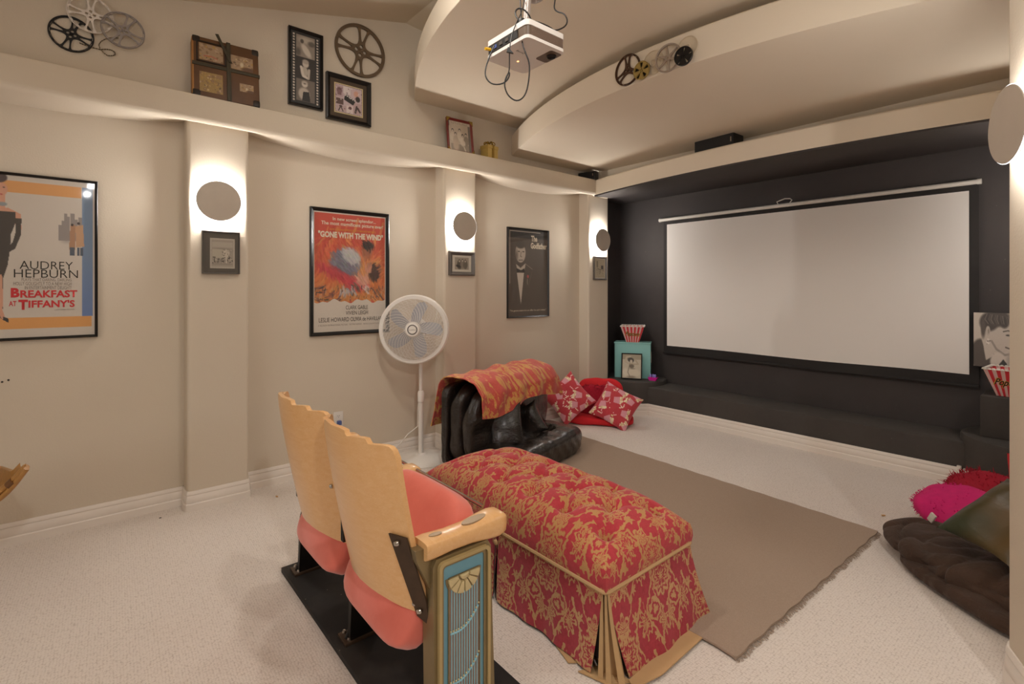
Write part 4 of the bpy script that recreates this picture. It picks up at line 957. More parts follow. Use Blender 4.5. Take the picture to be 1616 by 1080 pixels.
B().tube([FM @ Vector((0, 0.10, -0.06)), Vector((FX, FY, 0.97)), Vector((FX, FY, 0.92))], 0.022, 12).build('tilt_neck', 'white_plastic', fn_, world=True)
RF = 0.262
gr = B().lathe([(RF-0.030, 0.028), (RF-0.006, 0.030), (RF+0.003, 0.020), (RF+0.004, -0.030), (RF-0.004, -0.040), (RF-0.012, -0.030), (RF-0.012, 0.010), (RF-0.030, 0.020)], 64, FM @ RX, close=True).build('grille_rim', 'white_plastic', fn_, 0.5, world=True)
def dome(r): return 0.030+0.042*(1-(r/RF)**2)
b = B()
for k in range(23):
    r = 0.062+k*0.0077; b.tube([FM @ Vector((r*math.cos(2*PI*i/56), -dome(r), r*math.sin(2*PI*i/56))) for i in range(56)], 0.0011, 4, closed=True)
for k in range(36):
    pts = []
    for i in range(13):
        r = 0.055+(RF-0.025-0.055)*i/12; a = 2*PI*k/36+0.9*(i/12)**1.3; pts.append(FM @ Vector((r*math.cos(a), -dome(r)-0.001, r*math.sin(a))))
    b.tube(pts, 0.0015, 4)
tag(b.build('front_grille', 'white_plastic', fn_, 0.9, world=True), kind='stuff')
b = B()
for k in range(10):
    r = 0.09+k*0.017; b.tube([FM @ Vector((r*math.cos(2*PI*i/48), 0.035+0.06*(1-(r/RF)**2), r*math.sin(2*PI*i/48))) for i in range(48)], 0.0011, 4, closed=True)
for k in range(40):
    a = 2*PI*k/40; b.tube([FM @ Vector((r*math.cos(a), 0.035+0.06*(1-(r/RF)**2), r*math.sin(a))) for r in (0.07, 0.13, 0.19, RF-0.008)], 0.0012, 4)
tag(b.build('rear_grille', 'white_plastic', fn_, 0.9, world=True), kind='stuff')
B().lathe([(0.0, 0.082), (0.040, 0.082), (0.052, 0.078), (0.060, 0.066), (0.060, 0.055), (0, 0.055)], 40, FM @ RX).build('centre_cap', 'white_plastic', fn_, 0.6, world=True)
B().lathe([(0.030, 0.0826), (0.034, 0.0840), (0.038, 0.0826)], 40, FM @ RX).build('cap_ring', 'grey_frame', fn_, 0.6, world=True)
lettering(fn_, 'Lasko', 0, 0, -0.0832, 0.050, 0.014, 'ink_grey', world_M=fn_.matrix_basis.inverted() @ FM, shear=0.2)
for k in range(5):
    a0 = 2*PI*k/5+1.45; pts = []
    def bl(u, v):
        r = 0.045+0.175*v; w_ = (0.040+0.055*math.sin(PI*min(1, v*0.62+0.12)))*(1 if v < 0.85 else math.sqrt(max(0.0, 1-((v-0.85)/0.15)**2))*0.75+0.25)
        a = a0+(u-0.5)*w_/max(r, 0.06)*1.0-0.25*v; return (r*math.cos(a), -0.012+0.045*(u-0.5)*(1-0.4*v), r*math.sin(a))
    b = B(); b.grid(bl, 8, 12, FM); b.build('blade', 'fan_blade', fn_, 1.2, world=True, solid=-0.0025)
B().lathe([(0, 0.035), (0.035, 0.032), (0.042, 0.02), (0.042, -0.03), (0, -0.03)], 24, FM @ RX).build('blade_hub', 'fan_blade', fn_, 0.6, world=True)
B().tube([(FX-0.02, FY+0.01, 0.86), (FX-0.035, FY+0.005, 0.70), (FX-0.022, FY, 0.50), (FX-0.03, FY-0.01, 0.40), (FX-0.022, FY-0.015, 0.26), (-3.575, 1.93, 0.20), (-3.60, 1.88, 0.13), (-3.615, 1.85, 0.105), (-3.62, 1.78, 0.10), (-3.63, 1.68, 0.11), (-3.66, 1.60, 0.05), (-3.69, 1.52, 0.10), (-3.715, 1.45, 0.22), (-3.72, 1.435, 0.31), (-3.725, 1.43, 0.345)], 0.0042, 7).build('power_cord', 'cable_white', fn_, 0.9, world=True)

# ================================================================== OUTLETS
def outlet(y, z, label, plug=False):
    t = thing('wall_outlet', label, 'outlet', M=frame_from((1, 0, 0), o=(XW, y, z)), group=None)
    B().box((0, -0.003, 0), (0.072, 0.006, 0.116), 0.002).build('cover_plate', 'white_plastic', t, 0.5)
    for dz in (-0.024, 0.024):
        o = B().prism(round_rect(-0.017, 0.017, dz-0.014, dz+0.014, 0.008, 4), 0.006, 0.008, Matrix.Rotation(PI/2, 4, 'X')).build('socket', 'white_plastic', t, 0.5)
        b = B()
        for dx in (-0.006, 0.006): b.box((dx, -0.0082, dz+0.003), (0.002, 0.001, 0.008))
        b.box((0, -0.0082, dz-0.008), (0.004, 0.001, 0.004)); b.build('slots', 'dark_slot', o, 0)
    if plug: B().box((0, -0.02, -0.024), (0.032, 0.03, 0.034), 0.008).build('plug', 'blue_plug', t, 0.6)
outlet(3.44, 0.362, 'white wall outlet between the leather chair and the popcorn pillows')
outlet(1.435, 0.372, 'white wall outlet with a dark plug left of the fan pole', True)
# ================================================================== LEATHER FLOOR RECLINER
FA = math.radians(15); FE = Vector((math.cos(FA), math.sin(FA), 0)); FNn = Vector((-math.sin(FA), math.cos(FA), 0)); FP0 = Vector((-3.205, 2.00, 0))
FUT = basis(FE, FNn, (0, 0, 1), FP0)        # local x forwards, y along the width, z up
fc = thing('floor_recliner', 'black leather floor recliner with folded back and button-tufted seat', 'chair', M=FUT)
FWd = 1.06
def wr(p, f, a, s=0.0): return a*noise.noise(Vector((p[0]*f+s, p[1]*f*0.6+s, p[2]*f)))
def pad(half, ctr, k, n, amp, freq, tuft=(), seed=0.0, tilt=0.0, ribs=0.0):
    def dis(q):
        a = wr(q, freq, amp, seed)+ribs*math.sin(q.y*55+3*math.sin(q.z*20))*0.5
        d = Vector((q.x/half[0]**2, q.y/half[1]**2, q.z/half[2]**2)).normalized()*a
        for tx_, ty_ in tuft:
            if q.z > 0: rr_ = math.hypot(q.x-tx_, q.y-ty_); d.z -= 0.055*math.exp(-(rr_/0.05)**2)+0.012*math.exp(-(rr_/0.12)**2)*abs(math.sin(4*math.atan2(q.y-ty_, q.x-tx_)))
        return d
    return B().blob(half, k, n, dis, Matrix.Translation(ctr) @ Matrix.Rotation(tilt, 4, 'Y'))
pad((0.035, FWd/2, 0.315), (0.035, FWd/2, 0.325), 9, 18, 0.010, 9, seed=1).build('back_panel', 'leather', fc, 1.2)
pad((0.075, FWd/2-0.01, 0.32), (0.130, FWd/2, 0.330), 4.5, 26, 0.026, 8, seed=4, tilt=0.05).build('back_pad', 'leather', fc, 1.2)
pad((0.080, FWd/2-0.01, 0.30), (0.255, FWd/2, 0.315), 4, 26, 0.026, 8, seed=9, tilt=0.10).build('back_pad', 'leather', fc, 1.2)
pad((0.25, FWd/2+0.02, 0.115), (0.45, FWd/2+0.01, 0.113), 4, 34, 0.014, 7, tuft=((0.02, -0.22), (0.02, 0.22), (-0.14, 0.0), (0.02, 0.0)), seed=2, ribs=0.006).build('seat_pad', 'leather', fc, 1.2)
for sx, sy in ((0.48, FWd/2-0.21), (0.48, FWd/2+0.23), (0.48, FWd/2+0.01)): B().blob((0.014, 0.014, 0.006), 2.2, 5, None, Matrix.Translation((sx, sy, 0.182))).build('tuft_button', 'leather', fc, 1.0)
def pillow_fn(W, H, T, pinch=0.10, n=30, crease=0.012, seed=0.0, fr=7.0):
    def fn(side):
        def f(u, v):
            a, b_ = 2*u-1, 2*v-1
            k = 1-pinch*(1-abs(b_)**2)*abs(a)**3; m = 1-pinch*(1-abs(a)**2)*abs(b_)**3
            x = a*W/2*m if False else a*W/2*(1-pinch*(1-b_*b_)*abs(a)**2.0); z = b_*H/2*(1-pinch*(1-a*a)*abs(b_)**2.0)
            th = T/2*((1-a**4)*(1-b_**4))**0.55
            th += crease*noise.noise(Vector((x*fr+seed, z*fr, seed)))*(1-a**6)*(1-b_**6)
            return (x, -side*th, z)
        return f
    return fn
def pillow(parent, name, mat, W, H, T, M=None, n=30, world=False, **kw):
    f = pillow_fn(W, H, T, **kw); b = B(); b.grid(f(1), n, n, M); b.grid(f(-1), n, n, M); bmesh.ops.remove_doubles(b.bm, verts=b.bm.verts, dist=1e-5)
    return b.build(name, mat, parent, 1.3, world=world, uv=lambda co, nr: (co.x+5, co.z+5))
iF = FUT.inverted()
pillow(fc, 'arm_pillow', 'leather', 0.29, 0.36, 0.13, iF @ frame_from((0.80, -0.50, 0.28), o=(-2.93, 2.40, 0.305), roll=0.10), seed=3, crease=0.03)
pillow(fc, 'arm_pillow', 'leather', 0.26, 0.26, 0.10, iF @ frame_from((0.62, -0.74, 0.28), o=(-3.01, 2.70, 0.285), roll=0.50), seed=6, crease=0.03)
# ------------------------------------------------------------------ throw over its back
tr = thing('throw_blanket', 'red and gold patterned throw draped over the leather recliner back', 'blanket', M=FUT)
PRF = [(-0.10, 0.30), (-0.055, 0.42), (-0.03, 0.55), (-0.015, 0.65), (0.025, 0.685), (0.12, 0.695), (0.22, 0.690), (0.31, 0.660), (0.375, 0.59), (0.392, 0.50), (0.392, 0.43)]
def thr(u, v):
    q = v*(len(PRF)-1); i = min(int(q), len(PRF)-2); q -= i
    n_ = 0.03+u*(FWd+0.03); vv = v
    if v > 0.6: vv = 0.6+(v-0.6)*(0.95-0.10*u+0.10*math.sin(u*8))
    q = vv*(len(PRF)-1); i = min(int(q), len(PRF)-2); q -= i
    x = PRF[i][0]*(1-q)+PRF[i+1][0]*q; z = PRF[i][1]*(1-q)+PRF[i+1][1]*q
    fold = 0.016*noise.noise(Vector((n_*7+vv*5, vv*3.2, 2.0)))+0.010*math.sin(n_*26+vv*9)*(0.35+abs(vv-0.5))
    d = Vector((-1 if vv < 0.3 else (0 if vv < 0.65 else 1), 0, 0 if (vv < 0.3 or vv > 0.75) else 1)).normalized()
    if u > 0.97: z -= 0.02
    if vv < 0.3: x -= 0.05*(1-u)*(0.3-vv)
    return (x+d.x*(fold+0.014), n_-0.05*(1-u)*(vv-0.2), z+d.z*(fold+0.014))
b = B(); b.grid(thr, 70, 46); b.build('throw_cloth', 'throw_cloth', tr, 1.3, uv=lambda co, nr: (co.y+4, co.x*0.8+co.z*0.9+4), solid=-0.006)

# ================================================================== RED PILLOWS IN THE LEFT CORNER
def popcorn_canvas(seed):
    c = Canvas(170, 170, 'b8182a'); c.rng = np.random.RandomState(seed)
    spots = []
    for _ in range(400):
        p = c.rng.rand(2)
        if all(np.hypot(*(p-q)) > 0.27 for q in spots): spots.append(p)
    for (x, y) in spots:
        a = c.rng.uniform(0, 6.28); ca_, sa_ = math.cos(a), math.sin(a); L = lambda px_, py_: (x+1.3*(px_*ca_-py_*sa_), y+1.3*(px_*sa_+py_*ca_))
        c.poly([L(-.075, -.04), L(.075, -.04), L(.052, .085), L(-.052, .085)], 'dc9aa4')
        for k in range(5): c.poly([L(-.07+.03*k, -.04), L(-.058+.03*k, -.04), L(-.045+.022*k, .085), L(-.055+.022*k, .085)], 'c8707c', 0.7)
        for _ in range(16): q = L(c.rng.uniform(-.075, .075), c.rng.uniform(-.085, -.035)); c.ell(q[0], q[1], .028, .028, ['e6d2aa', 'eeddbc', 'd8bc8c'][c.rng.randint(3)], 1, .4)
        for _ in range(6): q = L(c.rng.uniform(-.06, .06), c.rng.uniform(-.075, -.04)); c.ell(q[0], q[1], .006, .006, '8a6a40', 1, .5)
    for _ in range(46):
        x, y = c.rng.rand(2)
        if min(np.hypot(x-q[0], y-q[1]) for q in spots) > 0.13:
            a = c.rng.choice([0.1, 1.4, -0.6]); nn = c.rng.randint(1, 5)
            for k in range(nn): c.ell(x+(k-nn/2)*.026*math.cos(a), y+(k-nn/2)*.026*math.sin(a)+.006*(k % 2), .018, .017, ['eabcb4', 'eedcc4'][_ % 2], 1, .4)
    return c
def print_pillow(name, label, M, W, T, seed, group):
    t = thing(name, label, 'pillow', M=M, group=group); f = pillow_fn(W, W, T, seed=seed)
    def cov(side):
        g = f(side); vf = lambda X, Y: np.array([[g(float(a), 1-float(b_)) for a, b_ in zip(ra, rb)] for ra, rb in zip(X, Y)]); return vf
    popcorn_canvas(seed).sheet(W, W, 'printed_cover', t, 'cloth_print', fn=cov(1))
    b = B(); b.grid(f(-1), 24, 24); b.build('plain_back', 'felt_red', t, 1.2)
    return t
print_pillow('throw_pillow', 'red popcorn-print pillow standing on a corner nearest the wall outlet', frame_from((0.63, -0.60, 0.42), o=(-3.475, 3.665, 0.262), roll=0.68), 0.40, 0.12, 11, 'popcorn-print pillows')
print_pillow('throw_pillow', 'red popcorn-print pillow lying against the curved black stage end', frame_from((0.52, -0.62, 0.60), o=(-3.13, 3.98, 0.195), roll=-0.50), 0.40, 0.13, 23, 'popcorn-print pillows')
def shag(M, half, k, name, label, mat, cat='pillow', n=16, fur=900, L=0.02, seed=1):
    t = thing(name, label, cat, M=M); rnd = random.Random(seed)
    B().blob(half, k, n, lambda q: Vector(q)*0.10*noise.noise(Vector(q)*9)).build('cover', mat, t, 1.3)
    if fur:
        b = B()
        for _ in range(fur):
            p = Vector((rnd.uniform(-1, 1), rnd.uniform(-1, 1), rnd.uniform(-1, 1))); r = (abs(p.x)**k+abs(p.y)**k+abs(p.z)**k)**(1/k); p = p/r
            q = Vector((p.x*half[0], p.y*half[1], p.z*half[2])); d = Vector((p.x/half[0], p.y/half[1], p.z/half[2])).normalized()
            s_ = Vector((rnd.uniform(-1, 1), rnd.uniform(-1, 1), rnd.uniform(-1, 0.3)))*0.5; b.tube([q-d*0.004, q+(d+s_)*L*0.6, q+(d+s_*1.8)*L], [0.0028, 0.002, 0.0006], 4)
        tag(b.build('shag_pile', mat, t, 1.3), kind='stuff')
    return t
shag(frame_from((0.55, -0.80, 0.25), o=(-3.385, 3.965, 0.20)), (0.18, 0.04, 0.165), 3.6, 'shag_cushion', 'crimson shag cushion between the two popcorn-print pillows', 'shag_red', fur=700)
t = thing('red_cushion', 'bright red cushion standing behind the crimson shag cushion', 'pillow', M=frame_from((0.50, -0.84, 0.20), o=(-3.43, 4.10, 0.225)))
B().blob((0.235, 0.055, 0.19), 4, 14, lambda q: Vector((0, 0, 0.012*noise.noise(Vector(q)*8)))).build('cover', 'felt_red', t, 1.3)
t = thing('floor_cushion', 'flat bright red floor cushion under the popcorn-print pillows', 'pillow', (-3.33, 3.93, 0.045), 0.62)
B().blob((0.36, 0.15, 0.045), 4, 16, lambda q: Vector((0, 0, 0.015*noise.noise(Vector(q)*7)))).build('cover', 'felt_red', t, 1.3)

# ================================================================== CUSHION PILE ON THE RIGHT
def drape(name, label, ctr, half, rot, k, amp, freq, mat, seed, folds=0.0, cat='cushion'):
    t = thing(name, label, cat, ctr, rot)
    def dis(q):
        f = amp*noise.noise(Vector((q.x*freq+seed, q.y*freq*0.5, q.z*freq)))+folds*(abs(math.sin(q.x*17-q.y*9+seed+2.2*noise.noise(Vector(q)*5)))**0.5-0.6)-folds*0.9*max(0, 1-abs(noise.noise(Vector((q.x*6+seed, q.y*3, 1.0))))*9)
        d = Vector((q.x/half[0]**2, q.y/half[1]**2, q.z/half[2]**2)).normalized()*f
        if q.z < 0: d.z = max(d.z, 0)*0.3
        return d
    B().blob(half, k, 56, dis).build('cover', mat, t, 1.3); return t
drape('floor_cushion', 'dark brown flat floor cushion under the folded brown cushion by the right pillar', (-0.31, 2.97, 0.040), (0.36, 0.20, 0.040), -0.62, 3.5, 0.015, 7, 'brown_throw', 3.0, 0.010)
drape('bean_cushion', 'large soft brown cushion with fold creases beside the right pillar', (-0.40, 3.10, 0.080), (0.40, 0.21, 0.068), -0.60, 2.6, 0.024, 7, 'brown_throw', 8.0, 0.020)
t = thing('satin_pillow', 'shiny green and gold satin pillow leaning on the brown cushion', 'pillow', M=basis((0.465, 0.753, 0.465), (0.167, 0.442, -0.882), (-0.87, 0.488, 0.08), (-0.285, 3.137, 0.325)))
pillow(t, 'cover', 'green_satin', 0.45, 0.30, 0.10, seed=2, crease=0.03)
B().tube([(0.20*a, -0.004, -0.170+0.03*(1-abs(a))) for a in (-1, -0.5, 0, 0.5, 1)], 0.007, 6).build('edge_piping', 'slate_satin', t, 1.2)
t = shag(Matrix.Translation((-0.49, 3.60, 0.15)) @ Matrix.Rotation(-0.75, 4, 'Z') @ Matrix.Rotation(0.35, 4, 'X'), (0.27, 0.17, 0.075), 2.8, 'plush_pillow', 'hot pink ribbed plush pillow behind the satin pillow', 'pink_plush', fur=500, L=0.008, seed=5)
shag(Matrix.Translation((-0.43, 3.99, 0.14)) @ Matrix.Rotation(-0.5, 4, 'Z') @ Matrix.Rotation(0.5, 4, 'X'), (0.24, 0.17, 0.07), 3, 'shag_cushion', 'dark red shag cushion behind the hot pink pillow', 'shag_red', fur=800, L=0.022, seed=9)
t = thing('satin_pillow', 'dark brown satin pillow tip above the green satin pillow', 'pillow', M=frame_from((-0.5, -0.75, 0.4), o=(-0.245, 3.72, 0.28), roll=0.6)); pillow(t, 'cover', 'brown_throw', 0.26, 0.22, 0.08, seed=8)
t = thing('red_pillow', 'bright red pillow behind the dark satin pillow by the right pillar', 'pillow', M=frame_from((-0.5, -0.75, 0.3), o=(-0.27, 4.27, 0.25), roll=0.3)); pillow(t, 'cover', 'felt_red', 0.30, 0.26, 0.10, seed=12)
t = thing('paper_tag', 'small white tag sticking out under the green satin pillow', 'tag', (-0.585, 3.33, 0.17), -0.6); B().box((0, 0, 0), (0.03, 0.012, 0.05), 0.004, Matrix.Rotation(0.5, 4, 'Y')).build('tag', 'paper_white', t)

# ================================================================== THINGS ON THE STAGE
def popcorn_tub(ctr, rotz, label, s=1.0):
    t = thing('popcorn_tub', label, 'tub', ctr, rotz, 'striped popcorn tubs')
    wt, wb, hh = 0.128*s, 0.070*s, 0.180*s; cols = []
    nst = 12; b1 = B(); b2 = B(); b3 = B(); b4 = B()
    for side in range(4):
        R = Matrix.Rotation(side*PI/2, 4, 'Z')
        for k in range(nst):
            a0, a1 = -1+2*k/nst, -1+2*(k+1)/nst
            vs = [R @ Vector((a0*wb, -wb, 0)), R @ Vector((a1*wb, -wb, 0)), R @ Vector((a1*wt, -wt, hh)), R @ Vector((a0*wt, -wt, hh))]
            (b1 if k % 2 else b2)._add(vs, [(0, 1, 2, 3)])
            c0 = (a0+a1)/2; b3.lathe([(0, 0), (0.011*s, 0), (0.009*s, 0.008*s), (0, 0.012*s)], 8, R @ Matrix.Translation((c0*wt, -wt*0.99, hh-0.002)))
    b4.bx((-wb, -wb, 0), (wb, wb, 0.003))
    b1.build('red_stripes', 'ink_red', t, 0, solid=0.0); b2.build('pale_stripes', 'stripe_pale', t, 0); b3.build('scalloped_rim', 'paper_white', t, 0.8); b4.build('bottom', 'paper_white', t, 0)
    a = math.atan2(wt-wb, hh)
    Mx = Matrix.Translation((0, -(wt+wb)/2-0.0015, hh*0.50)) @ Matrix.Rotation(a, 4, 'X')
    lettering(t, 'Popcorn', 0, 0, -0.0012, 0.152*s, 0.062*s, 'ink_black', world_M=Mx @ Matrix.Rotation(0.06, 4, 'Y'), shear=0.45, bold=0.015)
    lettering(t, 'Popcorn', 0, 0, -0.0004, 0.164*s, 0.070*s, 'ink_gold', name='lettering_outline', world_M=Mx @ Matrix.Rotation(0.06, 4, 'Y'), shear=0.45, bold=0.05)
    return t
flat('stripe_pale', 'd9b5ae', 0.6, 0, 0.02)
bx = thing('gift_bag_box', 'turquoise card box on the round stage end holding the popcorn tub', 'box', (-3.50, 4.76, 0.352), 0.56)
B().box((0, 0, 0.20), (0.395, 0.20, 0.40), 0.006).build('box_body', 'turquoise_card', bx, 0.4)
B().box((0, -0.002, 0.394), (0.405, 0.210, 0.014), 0.004).build('lid_edge', 'turquoise_card', bx, 0.4)
B().bx((0.199, -0.03, 0.17), (0.202, 0.03, 0.29)).build('side_label', 'paper_white', bx, 0)
popcorn_tub((-3.495, 4.75, 0.753), 0.58, 'red striped popcorn tub standing on the turquoise box')
popcorn_tub((-0.41, 4.76, 0.632), -0.06, 'red striped popcorn tub below the portrait at right')
Mf = frame_from((0.50, -0.82, 0.22), o=(-3.400, 4.600, 0.498))
t, yp = picture('framed_photograph', 'black framed pin-up photograph leaning on the turquoise box', 'picture', Mf, 0.225, 0.285, 0.012, 'black_frame', depth=0.014)
c = Canvas(100, 130, 'c9bda9'); c.a += (c.rng.rand(130, 100, 1)-0.5)*0.05; c.rect(0, 0, 1, 0.22, '9d9079', 0.8); c.ell(0.18, 0.75, 0.22, 0.28, 'ddd2c0', 1, 0.5); c.ell(0.6, 0.78, 0.42, 0.26, 'd6cab6', 1, 0.3)
c.ell(0.48, 0.38, 0.13, 0.15, 'b5a48e', 1, 0.3); c.ell(0.45, 0.24, 0.20, 0.15, '3a3029', 1, 0.3, 0.3); c.ell(0.47, 0.30, 0.085, 0.11, 'cdbfab', 1, 0.3)
c.line([(0.38, 0.42), (0.16, 0.32), (0.22, 0.12), (0.42, 0.10)], 0.05, 'c2b39e'); c.line([(0.6, 0.42), (0.84, 0.40), (0.68, 0.22)], 0.045, 'b5a48e'); c.line([(0.40, 0.40), (0.30, 0.75), (0.42, 0.95)], 0.02, '6d5f50', 0.8); c.ell(0.5, 0.50, 0.16, 0.13, '6a5b4a', 1, 0.4); c.ell(0.55, 0.60, 0.2, 0.05, '7d6f5c', 0.7, 0.6); c.ell(0.5, 0.95, 0.3, 0.10, '8a7b68', 0.8, 0.6)
c.sheet(0.203, 0.263, 'photo_print', t, y=yp)
tb = thing('toy_boat', 'tiny pink toy boat with lilac figures beside the turquoise box', 'toy', (-3.205, 4.72, 0.352), 0.2)
B().prism([(-0.055, 0.035), (-0.04, 0.0), (0.03, 0.0), (0.06, 0.045), (0.045, 0.036)], -0.018, 0.018, Matrix.Rotation(PI/2, 4, 'X')).build('hull', 'toy_pink', tb, 0.5)
for dx in (-0.03, 0.0, 0.022): B().blob((0.011, 0.010, 0.020), 2.5, 5, None, Matrix.Translation((dx, 0, 0.05))).build('figure', 'toy_lilac', tb, 1.0)
cb_ = thing('speaker_cabinet', 'black box on the right stage end under the popcorn tub', 'cabinet', (-0.33, 4.78, 0.352))
B().box((0, 0, 0.139), (0.46, 0.30, 0.278), 0.01).build('cabinet', 'black_carpet', cb_, 0.4)
# portrait print on the black wall
pt = thing('portrait_print', 'black and white portrait print of a woman with upswept hair on the black wall', 'picture', M=frame_from((0, -1, 0), o=(-0.492, 4.953, 0.988)))
B().bx((-0.1375, -0.02, -0.194), (0.1375, 0.0, 0.194)).build('canvas_block', 'ink_dark', pt, 0)
c = Canvas(200, 170, 'c4b8aa')
k1 = 'b9ada0'
c.ell(0.30, 0.86, 0.26, 0.36, '4a4038', 1, 0.12, -0.5); c.rect(0, 0.55, 0.06, 1, '4a4038', 0.8)
c.poly([(0.24, 0.50), (0.36, 0.55), (0.44, 0.78), (0.30, 0.88), (0.27, 0.72)], 'c0b4a7', 1, 3)
c.ell(0.46, 0.42, 0.26, 0.31, 'bfb3a6', 1, 0.1, -0.25); c.ell(0.55, 0.62, 0.14, 0.14, 'bdb1a4', 1, 0.3)
c.ell(0.36, 0.16, 0.20, 0.17, '3c342f', 1, 0.25, -0.3); c.ell(0.52, 0.10, 0.24, 0.15, '443b35', 1, 0.3); c.ell(0.25, 0.28, 0.055, 0.20, '4d443d', 1, 0.5); c.ell(0.62, 0.18, 0.09, 0.10, '3c342f', 1, 0.4)
for k in range(14): c.line([(0.32+0.03*k, 0.02+0.004*k), (0.28+0.035*k, 0.12), (0.34+0.03*k, 0.20)], 0.006, ['8f857c', '241e1b', '6b615a'][k % 3], 0.6)
c.ell(0.335, 0.33, 0.045, 0.085, 'b3a79a', 1, 0.25); c.ell(0.345, 0.34, 0.02, 0.05, '857a70', 0.8, 0.5); c.speck(0.31, 0.47, 0.37, 0.58, 12, 0.014, ['dcd4ca', '5d544c', 'a89d92'])
c.line([(0.60, 0.335), (0.68, 0.315), (0.76, 0.34)], 0.012, '4a4039', 0.8); c.ell(0.68, 0.40, 0.05, 0.018, '3a322d', 1, 0.5); c.ell(0.69, 0.41, 0.03, 0.01, '6a6058', 1, 0.5); c.line([(0.80, 0.40), (0.85, 0.52), (0.80, 0.55)], 0.01, '94887d', 0.8); c.line([(0.64, 0.62), (0.72, 0.645), (0.80, 0.625)], 0.014, '5c5049', 0.9)
c.line([(0.40, 0.52), (0.48, 0.66), (0.62, 0.76), (0.72, 0.74)], 0.02, '82776d', 0.7); c.ell(0.50, 0.88, 0.14, 0.16, 'cbbfb2', 1, 0.25, 0.5); c.ell(0.80, 0.88, 0.17, 0.22, 'aa9e93', 1, 0.3); c.poly([(0.48, 1.0), (0.60, 0.84), (0.66, 0.92), (0.66, 1.0)], '2e2825', 1, 2)
c.a += (c.rng.rand(170, 200, 1)-0.5)*0.03
c.a = c.a[:, 16:]; c.w = 184; c.x = c.x[:, :184]*199/183; c.y = c.y[:, :184]
c.sheet(0.275, 0.388, 'portrait_sheet', pt, y=-0.0205)

# ================================================================== LEDGE AND UPPER WALL
LZ = 2.528
# worn leather case standing on the ledge
sc_ = thing('old_case', 'worn brown leather case with straps and torn labels on the ledge', 'suitcase', M=frame_from((0.985, -0.06, 0.16), o=(-3.645, 0.672, LZ+0.199)))
CW, CH, CD = 0.372, 0.398, 0.085
B().box((0, 0.0, 0), (CW, CD, CH), 0.014).build('case_body', 'suit_brown', sc_, 0.5)
B().box((-CW/2+0.004, 0.0, 0), (0.014, CD*0.96, CH*0.95), 0.005).build('side_edge', 'suit_edge', sc_, 0.5)
yf = -CD/2
for x0, x1, z0, z1, m in ((-0.150, -0.02, 0.045, 0.155, 'pale_a'), (-0.150, -0.025, -0.165, -0.035, 'pale_b'), (0.02, 0.15, 0.03, 0.125, 'pale_c'), (0.07, 0.15, -0.115, -0.06, 'pale_d')):
    c = Canvas(70, 60, '9c8060' if m != 'pale_b' else '94763c'); c.a += (c.rng.rand(60, 70, 1)-0.5)*0.10
    rs = {'pale_a': 1, 'pale_b': 2, 'pale_c': 3, 'pale_d': 4}[m]; c.rng = np.random.RandomState(rs)
    c.speck(0, 0, 1, 1, 40, 0.07, ['b09478', '7a5c38', 'a8823c', '8a6a48']); 
    if m == 'pale_a': c.line([(0.2, 0.75), (0.5, 0.70), (0.75, 0.80)], 0.03, 'b0402c', 0.7); c.speck(0.3, 0.78, 0.6, 0.9, 8, 0.03, ['4a3626'])
    else: c.speck(0.1, 0.1, 0.9, 0.9, 14, 0.04, ['54402a', 'c2a87c'])
    if m in ('pale_c', 'pale_d'): c.ell(0.8, 0.9, 0.4, 0.2, '5a3a1c', 1, 0.4); c.ell(0.5, 0.6, 0.1, 0.2, 'c8b898', 0.9, 0.5)
    c.sheet(x1-x0, z1-z0, 'paper_label', sc_, y=yf-0.001, x0=(x0+x1)/2, z0=(z0+z1)/2)
b = B()
for x0, z0, x1, z1 in ((-0.165, 0.162, -0.005, 0.168), (-0.165, 0.030, -0.005, 0.036), (-0.165, 0.03, -0.158, 0.168), (-0.012, 0.03, -0.005, 0.168)): b.bx((x0, yf-0.006, z0), (x1, yf, z1))
b.build('label_frame', 'hinge_dark', sc_, 0.4)
B().bx((-CW/2-0.002, yf-0.006, 0.002), (CW/2+0.002, yf+0.03, 0.024), 0.002).build('strap', 'strap_olive', sc_, 0.4)
B().bx((-0.002, yf-0.007, -CH/2), (0.022, yf+0.02, CH/2), 0.002).build('strap', 'strap_olive', sc_, 0.4)
B().prism([(-0.062, 0.232), (-0.045, 0.235), (0.030, 0.055), (0.012, 0.062)], 0.009, 0.014, Matrix.Translation((0, yf, 0)) @ Matrix.Rotation(PI/2, 4, 'X')).build('strap_end', 'strap_olive', sc_, 0.4)
for x, z in ((0.165, 0.178), (-0.165, 0.178), (0.165, -0.178), (-0.165, -0.178)): B().box((x, 0, z), (0.045, CD+0.006, 0.045), 0.012).build('corner_cap', 'hinge_dark', sc_, 0.5)
# film strip frame
M, W, H = onwall(1.072, 1.313, 2.662, 3.210); H += 0
t, yp = picture('framed_film_strip', 'tall black framed film strip picture with three black and white shots', 'picture', M, W, H, 0.018, 'black_frame', depth=0.03, glazed=False)
pw, ph = W-0.034, H-0.034
c = Canvas(100, 250, '120e0c')
for k in range(24):
    for x_ in (0.075, 0.87): c.rect(x_, 0.035+k*0.0395, x_+0.062, 0.035+k*0.0395+0.022, 'c8bdae')
c.rect(0.19, 0.04, 0.81, 0.34, '8d8174'); c.ell(0.5, 0.10, 0.35, 0.16, 'b5a999', 0.9, 0.6); c.ell(0.52, 0.24, 0.13, 0.32, 'c9beaf', 1, 0.4, -0.6); c.ell(0.38, 0.12, 0.07, 0.09, '3f3730', 0.9, 0.4); c.ell(0.7, 0.13, 0.16, 0.12, '4c443b', 0.8, 0.5); c.ell(0.25, 0.28, 0.12, 0.2, '4c443b', 0.8, 0.6)
